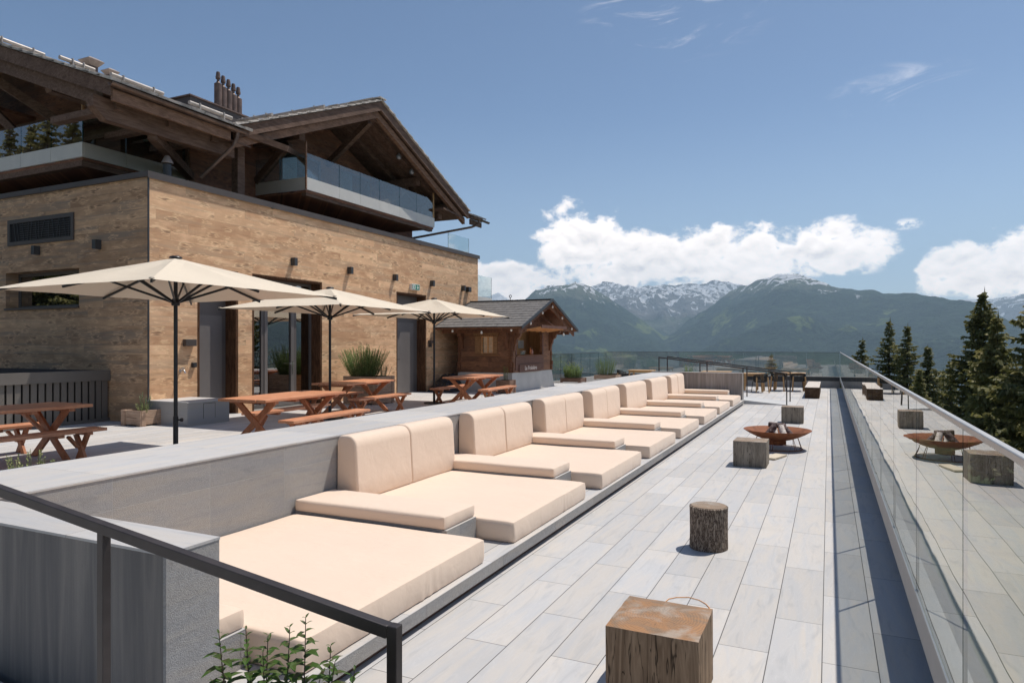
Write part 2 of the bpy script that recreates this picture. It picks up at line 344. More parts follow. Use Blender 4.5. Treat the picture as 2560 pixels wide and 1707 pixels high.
n = Mat('stone_streak'); P = n.pos(); x, y, z = n.xyz(P)
st = n.noise(n.comb(n.m('MULTIPLY', x, 9), n.m('MULTIPLY', y, 9), n.m('MULTIPLY', z, .45)), 1.4, 6, .6, .4); f = n.noise(P, 120, 3, .6)
c = n.mix(n.step(st, .35, .72), (.135, .128, .125), (.25, .23, .21)); c = n.mix(n.m('MULTIPLY', f, .25), c, (.1, .1, .105))
n.out(c, .75, 0, n.bump(f, .3, .003))
n = Mat('stone_streak_far'); P = n.pos(); x, y, z = n.xyz(P)
st = n.noise(n.comb(n.m('MULTIPLY', x, 9), n.m('MULTIPLY', y, 9), n.m('MULTIPLY', z, .45)), 1.4, 6, .6, .4); f = n.noise(P, 120, 3, .6)
c = n.mix(n.step(st, .35, .72), (.23, .205, .19), (.36, .33, .31)); c = n.mix(n.m('MULTIPLY', n.step(st, .70, .78), .6), c, (.5, .48, .46))
n.out(c, .75, 0, n.bump(f, .3, .003))

def glass(name, tint, refl=1.0, ior=1.5, wav=.0, rough=0.0, wscale=1.1):
    n = Mat(name); P = n.pos()
    nb = n.bump(n.noise(P, wscale, 2, .4, .2), wav, .05) if wav else None
    fr = n.node('ShaderNodeFresnel', {'IOR': ior, 'Normal': nb}) if nb is not None else n.node('ShaderNodeFresnel', {'IOR': ior})
    # both faces of the sheet are counted on its front face, the back face lets everything through
    f = n.m('DIVIDE', n.m('MULTIPLY', fr.outputs[0], 2), n.m('ADD', fr.outputs[0], 1))
    f = n.m('MULTIPLY', n.m('MULTIPLY', f, refl), n.m('SUBTRACT', 1, n.node('ShaderNodeNewGeometry').outputs['Backfacing']), clamp=True)
    tr = n.node('ShaderNodeBsdfTransparent', {'Color': (*tint, 1)}); gl = n.node('ShaderNodeBsdfGlossy', {'Color': (.97, .96, .93, 1), 'Roughness': rough, 'Normal': nb})
    n.node('ShaderNodeOutputMaterial', {'Surface': n.node('ShaderNodeMixShader', {0: f, 1: tr.outputs[0], 2: gl.outputs[0]}).outputs[0]})
    return n.mat
glass('rail_glass', (.90, .92, .905), 1.0, 2.0, .04, 0, .9)
glass('balcony_glass', (.80, .86, .86), 1.0, 1.75, 0)
glass('balcony_glass_side', (.78, .80, .80), 1.0, 1.9, 0)
glass('window_glass', (.35, .38, .4), 1.0, 2.6, .01)
paint('glass_edge', (.02, .055, .05), .25, 0, .05, 3)

def foliage(name, c1, c2, c3, scale=1.5, trans=.25, rough=.6, world=False):
    n = Mat(name); P = n.pos(); g = n.node('ShaderNodeNewGeometry').outputs['Random Per Island']
    b = n.noise(P, scale, 4, .6, .2)
    c = n.mix(n.step(b, .35, .65), c1, c2); c = n.mix(n.m('MULTIPLY', n.m('POWER', g, 2.5), .8), c, c3)
    p = n.node('ShaderNodeBsdfPrincipled', {'Base Color': c, 'Roughness': rough, 'Specular IOR Level': .3})
    t = n.node('ShaderNodeBsdfTranslucent', {'Color': c})
    n.node('ShaderNodeOutputMaterial', {'Surface': n.node('ShaderNodeMixShader', {0: trans, 1: p.outputs[0], 2: t.outputs[0]}).outputs[0]})
    return n.mat
foliage('spruce_needles', (.095, .105, .035), (.17, .175, .062), (.33, .29, .12), .6, .35)
foliage('spruce_needles_light', (.15, .155, .048), (.25, .24, .085), (.40, .34, .15), .7, .4)
foliage('rosemary_leaf', (.13, .235, .065), (.21, .33, .095), (.38, .44, .20), 5, .35)
foliage('bush_leaf', (.09, .17, .03), (.16, .27, .05), (.36, .38, .10), 6, .35)
foliage('mint_leaf', (.055, .12, .022), (.09, .165, .035), (.14, .11, .06), 9, .4, .45)
foliage('pale_leaf', (.19, .26, .07), (.30, .35, .13), (.50, .42, .26), 8, .3)
foliage('olive_leaf', (.12, .19, .10), (.20, .27, .15), (.3, .34, .2), 8, .3)
foliage('yellow_flower', (.50, .52, .06), (.62, .60, .10), (.7, .62, .2), 8, .3)
paint('stem_dark', (.06, .028, .024), .7, 0, .2, 20)
paint('stem_green', (.11, .13, .05), .7, 0, .2, 20)
paint('trunk_bark', (.075, .055, .042), .95, 0, .3, 3, .6)

# ---------------------------------------------------------------- mesh helpers
class MB:
    def __init__(s): s.v = []; s.f = []; s.mi = []; s.cur = 0
    def quad(s, *pts):
        b = len(s.v); s.v += [tuple(p) for p in pts]; s.f.append(tuple(range(b, b+len(pts)))); s.mi.append(s.cur); return s
    def box(s, x0, x1, y0, y1, z0, z1):
        b = len(s.v)
        s.v += [(x0, y0, z0), (x1, y0, z0), (x1, y1, z0), (x0, y1, z0), (x0, y0, z1), (x1, y0, z1), (x1, y1, z1), (x0, y1, z1)]
        for f in ((0, 3, 2, 1), (4, 5, 6, 7), (0, 1, 5, 4), (1, 2, 6, 5), (2, 3, 7, 6), (3, 0, 4, 7)): s.f.append(tuple(b+i for i in f)); s.mi.append(s.cur)
        return s
    def hexa(s, p):   # 8 points, bottom ring then top ring
        b = len(s.v); s.v += [tuple(q) for q in p]
        for f in ((0, 3, 2, 1), (4, 5, 6, 7), (0, 1, 5, 4), (1, 2, 6, 5), (2, 3, 7, 6), (3, 0, 4, 7)): s.f.append(tuple(b+i for i in f)); s.mi.append(s.cur)
        return s
    def bar(s, a, b, w, h, up=(0, 0, 1)):   # rectangular bar from a to b
        a, b = Vector(a), Vector(b); d = (b-a).normalized(); u = Vector(up)
        sd = d.cross(u)
        if sd.length < 1e-4: sd = d.cross(Vector((0, 1, 0)))
        sd.normalize(); u = sd.cross(d).normalized()
        pts = []
        for p in (a, b):
            for i, j in ((-1, -1), (1, -1), (1, 1), (-1, 1)): pts.append(p+sd*(w/2*i)+u*(h/2*j))
        k = len(s.v); s.v += [tuple(p) for p in pts]
        for f in ((3, 2, 1, 0), (4, 5, 6, 7), (0, 1, 5, 4), (1, 2, 6, 5), (2, 3, 7, 6), (3, 0, 4, 7)): s.f.append(tuple(k+i for i in f)); s.mi.append(s.cur)
        return s
    def tube(s, pts, r, n=8, caps=True):
        pts = [Vector(p) for p in pts]; rs = r if isinstance(r, (list, tuple)) else [r]*len(pts); k = len(s.v); prev = None
        for i, p in enumerate(pts):
            d = (pts[min(i+1, len(pts)-1)]-pts[max(i-1, 0)]).normalized()
            if prev is None: sd = d.orthogonal().normalized()
            else:
                sd = prev-d*prev.dot(d); sd = sd.normalized() if sd.length > 1e-5 else d.orthogonal().normalized()
            prev = sd; up = d.cross(sd)
            for j in range(n):
                a = 2*math.pi*j/n; s.v.append(tuple(p+(sd*math.cos(a)+up*math.sin(a))*rs[i]))
        for i in range(len(pts)-1):
            for j in range(n):
                a, b = k+i*n+j, k+i*n+(j+1) % n; s.f.append((a, b, b+n, a+n)); s.mi.append(s.cur)
        if caps:
            s.f.append(tuple(k+j for j in range(n))[::-1]); s.f.append(tuple(k+(len(pts)-1)*n+j for j in range(n))); s.mi += [s.cur]*2
        return s
    def lathe(s, prof, c=(0, 0, 0), n=20, jit=None):
        k = len(s.v)
        for i, (r, z) in enumerate(prof):
            for j in range(n):
                a = 2*math.pi*j/n; q = r*(jit(a, z) if jit else 1)
                s.v.append((c[0]+q*math.cos(a), c[1]+q*math.sin(a), c[2]+z))
        for i in range(len(prof)-1):
            for j in range(n):
                a, b = k+i*n+j, k+i*n+(j+1) % n; s.f.append((a, b, b+n, a+n)); s.mi.append(s.cur)
        if prof[0][0] > 1e-4: s.f.append(tuple(k+j for j in range(n))[::-1]); s.mi.append(s.cur)
        if prof[-1][0] > 1e-4: s.f.append(tuple(k+(len(prof)-1)*n+j for j in range(n))); s.mi.append(s.cur)
        return s
    def prism(s, poly, axis, a, b):   # poly in the two other axes (cyclic order), extruded from a to b
        def P(q, t): return {'x': (t, q[0], q[1]), 'y': (q[0], t, q[1]), 'z': (q[0], q[1], t)}[axis]
        k = len(s.v); m = len(poly)
        s.v += [P(q, a) for q in poly]+[P(q, b) for q in poly]
        s.f.append(tuple(range(k, k+m))); s.f.append(tuple(range(k+m, k+2*m))[::-1]); s.mi += [s.cur]*2
        for i in range(m):
            j = (i+1) % m; s.f.append((k+i, k+m+i, k+m+j, k+j)); s.mi.append(s.cur)
        return s
    def mesh(s, name, mats, fix=True, smooth=None, off=(0, 0, 0)):
        me = bpy.data.meshes.new(name)
        vs = np.array(s.v, dtype=float)-np.array(off)
        me.from_pydata(vs.tolist(), [], s.f)
        for m in (mats if isinstance(mats, (list, tuple)) else [mats]): me.materials.append(MATS[m])
        if len(me.materials) > 1: me.polygons.foreach_set('material_index', s.mi)
        if fix:
            bm = bmesh.new(); bm.from_mesh(me); bmesh.ops.recalc_face_normals(bm, faces=bm.faces); bm.to_mesh(me); bm.free()
        if smooth:
            me.polygons.foreach_set('use_smooth', [True]*len(me.polygons)); me.set_sharp_from_angle(angle=R(smooth))
        me.update(); return me

COL = sc.collection
def origin(parent):
    o = Vector((0, 0, 0)); p = parent
    while p is not None: o += p.location; p = p.parent
    return o
def tag(o, label=None, cat=None, group=None, kind=None):
    if label: o['label'] = label
    if cat: o['category'] = cat
    if group: o['group'] = group
    if kind: o['kind'] = kind
    return o
def thing(name, label, cat, loc=(0, 0, 0), rz=0, group=None):
    o = bpy.data.objects.new(name, None); COL.objects.link(o); o.location = loc; o.rotation_euler = (0, 0, rz)
    o.empty_display_size = .2
    return tag(o, label, cat, group)
def obj(name, mb, mats, parent=None, smooth=None, bev=0, local=False, segs=2, loc=None, fix=True):
    """links a mesh as one object; unless local, the vertices are world coordinates"""
    off = Vector((0, 0, 0))
    if parent is not None and not local: off = origin(parent)
    if parent is None and loc is not None: off = Vector(loc)
    me = mb.mesh(name, mats, fix, smooth, off) if isinstance(mb, MB) else mb
    o = bpy.data.objects.new(name, me); COL.objects.link(o)
    if parent is not None: o.parent = parent
    elif loc is not None: o.location = loc
    if bev:
        m = o.modifiers.new('bevel', 'BEVEL'); m.width = bev; m.segments = segs; m.limit_method = 'ANGLE'; m.angle_limit = R(40)
        if segs > 1: me.polygons.foreach_set('use_smooth', [True]*len(me.polygons)); me.set_sharp_from_angle(angle=R(50)); m.harden_normals = False
    return o
def struct(name, mb, mats, parent=None, **k):
    o = obj(name, mb, mats, parent, **k)
    if parent is None: o['kind'] = 'structure'
    return o
def dup(root, loc=None, rz=None, label=None, group=None):
    def cp(o, par):
        c = o.copy(); COL.objects.link(c); c.parent = par
        for ch in list(o.children): cp(ch, c)
        return c
    r = cp(root, None)
    if loc is not None: r.location = loc
    if rz is not None: r.rotation_euler = (0, 0, rz)
    if label: r['label'] = label
    if group: r['group'] = group
    return r
ZT = .38          # level of the upper terrace
# ================================================================ SETTING
# ground: one sheet, hillside falling away to the valley
def ground_z(x, y):
    r = math.hypot(x, y-12)
    base = -3.2
    if r > 34: base -= min(r-34, 2600)*.30
    # the slope falls mainly towards the valley (+y and +x); behind the house it rises
    k = (y*.8+x*.6)/max(r, 1)
    if k < -.2 and r > 34: base = -3.2+(r-34)*.16*min(1, (-k-.2)*2.2)
    return max(base, -820)
mb = MB(); NA = 96; rings = [0, 10, 20, 30, 36, 44, 54, 66, 82, 100, 130, 170, 230, 320, 450, 650, 950, 1400, 2000, 2700, 3600, 5000, 7500, 11000, 15500]
for i, r in enumerate(rings):
    for j in range(NA):
        a = 2*math.pi*j/NA; x, y = r*math.sin(a), 12+r*math.cos(a)
        z = ground_z(x, y)+ (mnoise.noise(Vector((x*.02, y*.02, 0)))*min(r*.03, 25) if r > 34 else 0)
        mb.v.append((x, y, z))
for i in range(len(rings)-1):
    for j in range(NA):
        a, b = i*NA+j, i*NA+(j+1) % NA; mb.f.append((a, b, b+NA, a+NA)); mb.mi.append(0)
n = Mat('hillside'); P = n.pos(); b = n.noise(P, .03, 8, .65, .3); f = n.noise(P, 1.1, 6, .65)
c = n.mix(n.step(b, .42, .58), (.030, .048, .020), (.085, .12, .040)); c = n.mix(n.m('MULTIPLY', f, .4), c, (.03, .035, .018))
n.out(c, .95, 0, n.bump(f, .5, .2))
struct('ground', mb, 'hillside', fix=False, smooth=60)

# ---- mountains: real height fields at their real distance
def mountain(name, crest, Rc, Rf, zf, mat, seed, nr=150, da=.14, rough=1.0, back=1500, spur=1.0, shape=1.15):
    """crest: list of (azimuth deg from +y, elevation deg); Rc(az) crest distance, Rf foot distance"""
    azs = np.array([c[0] for c in crest]); els = np.array([c[1] for c in crest])
    A = np.arange(azs[0], azs[-1]+1e-6, da); E_ = np.interp(A, azs, els)
    T = np.concatenate([np.linspace(0, 1, nr), [1.06, 1.3]])
    vs = np.zeros((len(A), len(T), 3))
    for i, (a, e) in enumerate(zip(A, E_)):
        rc = Rc(a) if callable(Rc) else Rc; rf = Rf(a) if callable(Rf) else Rf
        hc = EYE+rc*math.tan(R(e)); sa, ca = math.sin(R(a)), math.cos(R(a))
        for j, t in enumerate(T):
            if t <= 1:
                r = rf+(rc-rf)*t; x, y = r*sa, r*ca
                z = zf+(hc-zf)*t**shape
                w_ = math.sin(math.pi*min(t, 1))**.8
                p = Vector((x/1500+seed, y/1500, seed*.7)); q = Vector((x/420+seed, y/420, seed))
                rid = 1-abs(mnoise.noise(p))*2; rid2 = 1-abs(mnoise.noise(q))*2; fr = mnoise.fractal(q*3.1, .9, 2.1, 4)
                z += rough*w_*(230*spur*(rid-.55)+75*(rid2-.5)+26*fr)
                z += rough*t*(1-w_)*(14*fr+22*(rid2-.5))*(1 if t > .9 else 0)
                # talweg-like offset sideways for spurs
            else:
                r = rc+(t-1)*back*4; x, y = r*sa, r*ca; z = hc-(t-1)*back*1.6
            vs[i, j] = (x, y, z)
    na, nt = len(A), len(T); idx = np.arange(na*nt).reshape(na, nt)
    q = np.stack([idx[:-1, :-1], idx[1:, :-1], idx[1:, 1:], idx[:-1, 1:]], -1).reshape(-1, 4)
    me = bpy.data.meshes.new(name); me.vertices.add(na*nt); me.vertices.foreach_set('co', vs.reshape(-1))
    me.loops.add(q.size); me.loops.foreach_set('vertex_index', q.reshape(-1)); me.polygons.add(len(q))
    me.polygons.foreach_set('loop_start', np.arange(0, q.size, 4)); me.polygons.foreach_set('loop_total', np.full(len(q), 4))
    me.materials.append(MATS[mat]); me.update(calc_edges=True); me.validate()
    me.polygons.foreach_set('use_smooth', [True]*len(q))
    o = bpy.data.objects.new(name, me); COL.objects.link(o); o['kind'] = 'structure'; return o

def mountain_mat(name, tree_line, snow_lo, snow_hi, snow_amt=.5, meadow=.62):
    n = Mat(name); P = n.pos(); x, y, z = n.xyz(P); nz = n.xyz(n.node('ShaderNodeNewGeometry').outputs['Normal'])[2]
    big = n.noise(P, .0011, 7, .6, .3); mid = n.noise(P, .006, 8, .68, .4); fine = n.noise(P, .05, 5, .7)
    trees = n.noise(P, .032, 6, .75)
    forest = n.mix(n.step(trees, .38, .62), (.008, .020, .010), (.038, .066, .026))
    forest = n.mix(n.m('MULTIPLY', n.step(n.noise(P, .0032, 7, .65, .5), .46, .6), .6), forest, (.042, .070, .030))
    mead = n.mix(fine, (.13, .17, .04), (.22, .25, .075))
    mz = n.m('MULTIPLY', n.step(n.noise(n.vm('ADD', P, (900, 300, 0)), .0016, 7, .62, .8), meadow, meadow+.045), n.step(z, tree_line-100, tree_line-350))
    c = n.mix(n.m('MULTIPLY', mz, n.step(mid, .3, .5)), forest, mead)
    c = n.mix(n.step(n.noise(P, .0045, 6, .7, .8), .38, .66), n.mix(1, c, (.55, .62, .60), 'MULTIPLY'), c)
    zz = n.m('ADD', z, n.m('MULTIPLY', n.m('SUBTRACT', mid, .5), 420))
    alp = n.mix(n.step(mid, .4, .62), (.085, .105, .050), (.12, .125, .085)); rock = n.mix(fine, (.10, .095, .09), (.22, .205, .19))
    c = n.mix(n.step(zz, tree_line-60, tree_line+60), c, alp)
    c = n.mix(n.step(zz, tree_line+130, tree_line+260), c, rock)
    sn = n.noise(n.vm('MULTIPLY', P, (1, 1, .45)), .0062, 9, .62, 1.1)
    hgt = n.step(z, snow_lo, snow_hi)
    sm = n.step(n.m('ADD', sn, n.m('MULTIPLY', hgt, snow_amt)), .62, .655); sm = n.m('MULTIPLY', sm, n.step(zz, snow_lo-80, snow_lo+20))
    c = n.mix(sm, c, (.82, .83, .85))
    h = n.m('ADD', n.m('MULTIPLY', mid, 90), n.m('MULTIPLY', fine, 16))
    return n.out(c, .95, 0, n.bump(h, 1.0, 1.4), Specular_IOR_Level=.1)
mountain_mat('mountain_near', 600, 560, 860, .22, .575)
mountain_mat('mountain_left', 540, 500, 760, .155, .575)
mountain_mat('mountain_back', 200, 350, 1000, .15, .9)
mountain_mat('mountain_snow', -900, -500, -300, .9, .99)
def az_el(pts):      # native pixel coordinates of the skyline turned into bearings
    r = []
    for u, v in pts:
        a = math.atan((u-1280)/1700); r.append((math.degrees(a)-math.degrees(math.atan(792/1700)), math.degrees(math.atan((864-v)/1700*math.cos(a)))))
    return r
k = 1380/2351
def D7(l): return [(1180+x*k, 480+y*k) for x, y in l]
main_crest = [(-45+1.0*0, 0)]
main = az_el(D7([(560, 700), (700, 668), (860, 600), (930, 540), (1000, 500), (1045, 462), (1090, 430), (1130, 412), (1170, 398), (1200, 388), (1230, 372), (1262, 364), (1290, 352), (1320, 349), (1350, 346), (1390, 349),
     (1420, 358), (1455, 372), (1490, 388), (1530, 402), (1560, 405), (1620, 410), (1700, 420), (1760, 427), (1850, 434), (1930, 441), (2000, 450), (2080, 462), (2150, 482), (2200, 502), (2260, 540), (2352, 590)]))
main += [(17, 1.9), (21, 2.6), (26, 3.4), (30, 3.0), (36, 3.6), (44, 4.1), (52, 3.2), (60, 3.4), (68, 2)]
mountain('mountain', main, lambda a: 8800-120*abs(a+7) if a < 16 else 7500, 3300, -820, 'mountain_near', 3.1, shape=1.05)
left = az_el(D7([(-300, 640), (-100, 600), (60, 540), (150, 500), (200, 478), (235, 455), (255, 436), (270, 420), (300, 410), (330, 399), (355, 391), (380, 392), (410, 388), (432, 386), (440, 379), (448, 386), (480, 392), (505, 400), (540, 424), (575, 445),
     (620, 480), (680, 515), (740, 560), (800, 605), (860, 650), (920, 700)]))
mountain('mountain.001', left, 8200, 3200, -820, 'mountain_left', 7.7, shape=1.0)
back = az_el(D7([(420, 470), (470, 420), (505, 402), (530, 396), (560, 386), (600, 390), (640, 400), (665, 396), (700, 404), (740, 398), (780, 402), (820, 396), (870, 398), (910, 390), (960, 396), (1000, 386), (1020, 374), (1050, 382), (1080, 384), (1110, 392), (1160, 400), (1230, 430), (1300, 470)]))
mountain('mountain.002', back, 12500, 8200, -200, 'mountain_back', 12.3, rough=1.5, shape=.9)
snow = az_el(D7([(-160, 500), (-60, 470), (0, 458), (25, 450), (48, 445), (66, 446), (85, 438), (102, 432), (112, 428), (122, 435), (140, 448), (160, 459), (185, 466), (215, 472), (300, 500)]))
mountain('mountain.003', snow, 14500, 12500, -200, 'mountain_snow', 21.3, rough=.5, nr=80)
right = az_el(D7([(1980, 480), (2060, 462), (2110, 457), (2160, 462), (2220, 452), (2280, 448), (2352, 436), (2460, 440)]))+[(17, 5.2), (22, 4.4), (30, 5)]
mountain('mountain.004', right, 14300, 11000, -200, 'mountain_back', 31.3, rough=1.2, nr=80)

# ---- lower deck, upper terrace, ramps
mb = MB().box(-10.3, .60, -6, 33.5, -.35, 0)
struct('deck', mb, 'deck_tile')
struct('terrace', MB().box(-40, -5.44, -6, 25.6, -.2, ZT), 'terrace_tile')
def ramp(y0, y1, name, side):
    mb = MB(); xa, xb = -1.15, -5.44
    mb.hexa([(xb, y0, .003), (xa, y0, .003), (xa, y1, .003), (xb, y1, .003), (xb, y0, ZT), (xa, y0, .006), (xa, y1, .006), (xb, y1, ZT)])
    return struct(name, mb, ['ramp_stone'])
n = Mat('ramp_stone'); P = n.pos(); f = n.noise(P, 60, 4, .6); v = n.noise(n.vm('MULTIPLY', P, (1, 4, 1)), 1.6, 6, .6, .6)
c = n.mix(n.step(v, .35, .65), (.48, .49, .50), (.54, .53, .51)); c = n.mix(n.m('MULTIPLY', f, .2), c, (.35, .35, .35)); n.out(c, .7, 0, n.bump(f, .3, .003))
ramp(23.19, 24.75, 'ramp', 0); ramp(.15, 1.98, 'ramp.001', 1)
# buildings under the deck so that it stands on something
struct('podium', MB().box(-10.1, .58, -6, 33.7, -6, -.351), 'concrete')

# ---- stone wall behind the seats with its two end piers
WX0, WX1, WZ = -5.44, -4.5, .985
t = thing('stone_wall', 'long low grey stone wall behind the lounge seats, with a pier at each end', 'wall', (-5, 12.5, 0))
obj('wall', MB().box(WX0, WX1, 2.33, 22.87, 0.004, WZ-.016), 'wall_tile', t)
obj('coping', MB().box(WX0-.006, WX1+.006, 2.33, 22.87, WZ-.016, WZ), 'cap_tile', t, bev=.002, segs=1)
p_ = obj('pier', MB().box(WX0, -2.63, 2.045, 2.33, 0.02, WZ-.012), ['stone_streak'], t)
obj('pier_end', MB().box(-2.63, -2.612, 2.045, 2.33, 0.02, WZ-.012), 'granite_edge', p_)
obj('coping', MB().box(WX0-.006, -2.609, 2.042, 2.332, WZ-.012, WZ+.001), 'cap_tile_cross', t)
p_ = obj('pier', MB().box(WX0, -2.52, 22.872, 23.06, 0.02, WZ+.012), ['stone_streak_far'], t)
obj('pier_end', MB().box(-2.52, -2.50, 22.86, 23.07, 0.012, WZ+.03), 'aluminium', p_)
obj('coping', MB().box(WX0, -2.52, 22.86, 23.07, WZ+.012, WZ+.03), 'cap_tile_cross', t)

# ---- lounge platform with raised blocks between the seats
PX0, PX1, PZ = -4.5, -2.455, .15
NSEAT = 8; S0 = 2.80; PER = 2.48; seats = [(2.76, 4.86)]+[(5.41+PER*(i-1), 7.36+PER*(i-1)) for i in range(1, 8)]
arms = [(2.36, 2.745)]+[(4.865+PER*i, 5.405+PER*i) for i in range(7)]+[(22.27, 22.80)]
t = thing('seating_platform', 'long grey granite platform carrying the peach cushions, with raised blocks between them', 'platform', (-3.5, 12.5, 0))
obj('slab', MB().box(PX0, PX1, 2.335, 22.855, .058, PZ-.004), 'granite_edge', t)
obj('top', MB().box(PX0, PX1+.001, 2.335, 22.855, PZ-.004, PZ), 'cap_tile', t)
obj('plinth', MB().box(PX0, -2.507, 2.34, 22.85, .003, .058), 'plinth_brown', t)
for a, b in arms:
    blk = obj('arm_block', MB().box(PX0+.002, -2.868, a+.012, b-.012, PZ+.001, .352), 'granite_edge', t)
    obj('top', MB().box(PX0+.002, -2.867, a+.011, b-.011, .352, .356), 'cap_tile', blk)
for k_ in range(1, 17):
    pass

# ---- cushions
def cushion(lx, ly, lz, r=.035, puff=.012, seed=0, nx=26, ny=26, nz=4, wr=.004, wrinkle=None, top_r=None):
    """rounded box, base at z=0 and centred in x and y"""
    bm = bmesh.new(); bmesh.ops.create_cube(bm, size=2)
    bm.free(); mb = MB(); grid = {}
    def V(i, j, k):
        if (i, j, k) in grid: return grid[i, j, k]
        def sp(a, n_):   # denser near the borders
            t = 2*a/n_-1; return math.copysign(abs(t)**.75, t)
        x, y, z = sp(i, nx)*lx/2, sp(j, ny)*ly/2, (k/nz)*lz
        cx = max(-lx/2+r, min(lx/2-r, x)); cy = max(-ly/2+r, min(ly/2-r, y)); cz = max(r, min(lz-r, z))
        d = Vector((x-cx, y-cy, z-cz))
        if d.length > 1e-6: d = d.normalized()*r
        fx, fy = 1-abs(2*x/lx)**4, 1-abs(2*y/ly)**4
        p = Vector((cx, cy, cz))+d
        p.z += puff*max(fx, 0)*max(fy, 0)*(z/lz)
        nn = mnoise.noise(Vector((x*2.3+seed, y*2.3, z*3)))*wr
        p += Vector((0, 0, nn*(z/lz)))
        if wrinkle and x > lx/2-r*1.2:
            a = math.exp(-((y-wrinkle[0])/wrinkle[1])**2); p.x += a*.005*math.sin(y*62+2.5*math.sin(z*17))*(1-(z/lz)**2)
        p.x += .004*mnoise.noise(Vector((y*4+seed, z*6, 3))) if abs(x) > lx/2-r else 0
        mb.v.append(tuple(p)); grid[i, j, k] = len(mb.v)-1; return grid[i, j, k]
    for i in range(nx):
        for j in range(ny): mb.f += [(V(i, j, nz), V(i+1, j, nz), V(i+1, j+1, nz), V(i, j+1, nz)), (V(i, j, 0), V(i, j+1, 0), V(i+1, j+1, 0), V(i+1, j, 0))]
    for k in range(nz):
        for i in range(nx): mb.f += [(V(i, 0, k), V(i+1, 0, k), V(i+1, 0, k+1), V(i, 0, k+1)), (V(i, ny, k), V(i, ny, k+1), V(i+1, ny, k+1), V(i+1, ny, k))]
        for j in range(ny): mb.f += [(V(0, j, k), V(0, j, k+1), V(0, j+1, k+1), V(0, j+1, k)), (V(nx, j, k), V(nx, j+1, k), V(nx, j+1, k+1), V(nx, j, k+1))]
    mb.mi = [0]*len(mb.f); return mb
ORD = ['nearest', 'second', 'third', 'fourth', 'fifth', 'sixth', 'seventh', 'farthest']
rnd = random.Random(4)
for i, (a, b) in enumerate(seats):
    wr = {0: (.15, .20), 1: (.30, .06)}.get(i, (rnd.uniform(-.5, .6), .12))
    X0, X1 = -4.485, -2.49+rnd.uniform(-.012, .012)
    mb = cushion(X1-X0, b-a, .192, .028, .010, i*3.1, ny=96 if i < 3 else 30, wrinkle=wr)
    o = obj('seat_cushion', mb, 'peach_fabric', loc=None, smooth=60); o.location = ((X0+X1)/2, (a+b)/2, PZ+.001); o.rotation_euler = (0, 0, rnd.uniform(-.0045, .0045))
    lab = ['nearest big peach seat cushion, the one without any backrest', 'second big peach seat cushion, in front of the nearest pair of backrests', 'third big peach seat cushion counted from the nearest',
           'fourth big peach seat cushion counted from the nearest', 'fifth big peach seat cushion counted from the nearest', 'sixth big peach seat cushion counted from the nearest',
           'seventh big peach seat cushion, last but one before the end pier', 'farthest big peach seat cushion, beside the far end pier'][i]
    tag(o, lab, 'seat cushion', 'big seat cushions along the wall')
al = ['short near end of a peach arm cushion showing past the near pier', 'arm cushion just beyond the nearest seat cushion', 'second whole arm cushion from the near end, below the second backrest pair',
      'third whole arm cushion from the near end', 'fourth whole arm cushion from the near end', 'fifth whole arm cushion from the near end', 'sixth whole arm cushion from the near end',
      'seventh whole arm cushion, last before the farthest seat', 'farthest arm cushion, against the far end pier']
for i, (a, b) in enumerate(arms):
    X0, X1 = -4.49, -2.885+rnd.uniform(-.01, .01)
    mb = cushion(X1-X0, b-a, .108, .02, .008, 40+i*2.7, nx=22, ny=14)
    o = obj('arm_cushion', mb, 'peach_fabric', smooth=60); o.location = ((X0+X1)/2, (a+b)/2, .357)
    o.rotation_euler = (0, 0, rnd.uniform(-.006, .006))
    tag(o, 'thin peach cushion: '+al[i], 'arm cushion', 'arm cushions between the seats')
prof = [(-4.495, .345), (-4.235, .345), (-4.222, .375)]
prof += [(-4.222-.030*t, .375+.50*t) for t in (.35, .7, 1)]
for q in range(1, 8):
    a = math.pi/2*q/8; prof.append((-4.352+.10*math.cos(a), .875+.118*math.sin(a)))
prof += [(-4.352, .994), (-4.44, .992), (-4.475, .972), (-4.49, .93)]
pl = ['nearest', 'second', 'third', 'fourth', 'fifth', 'sixth', 'farthest']
for i in range(1, 8):
    a, b = seats[i]; a += .05; b += .045; m = (a+b)/2+rnd.uniform(-.015, .015)
    for h, (y0, y1) in enumerate(((a, m-.003), (m+.003, b))):
        jx = rnd.uniform(-.008, .012); jz = rnd.uniform(-.006, .006)
        loc = (-4.35, (y0+y1)/2, .345)
        P_ = [(x+jx*(1 if x > -4.4 else 0), z+jz*(z > .6)) for x, z in prof]
        o = obj('back_cushion', MB().prism(P_, 'y', y0, y1), 'peach_fabric', loc=loc, bev=.022, segs=4)
        tag(o, f"upright peach backrest cushion, {'near' if h == 0 else 'far'} one of the {pl[i-1]} backrest pair", 'backrest cushion', 'backrest cushions along the wall')

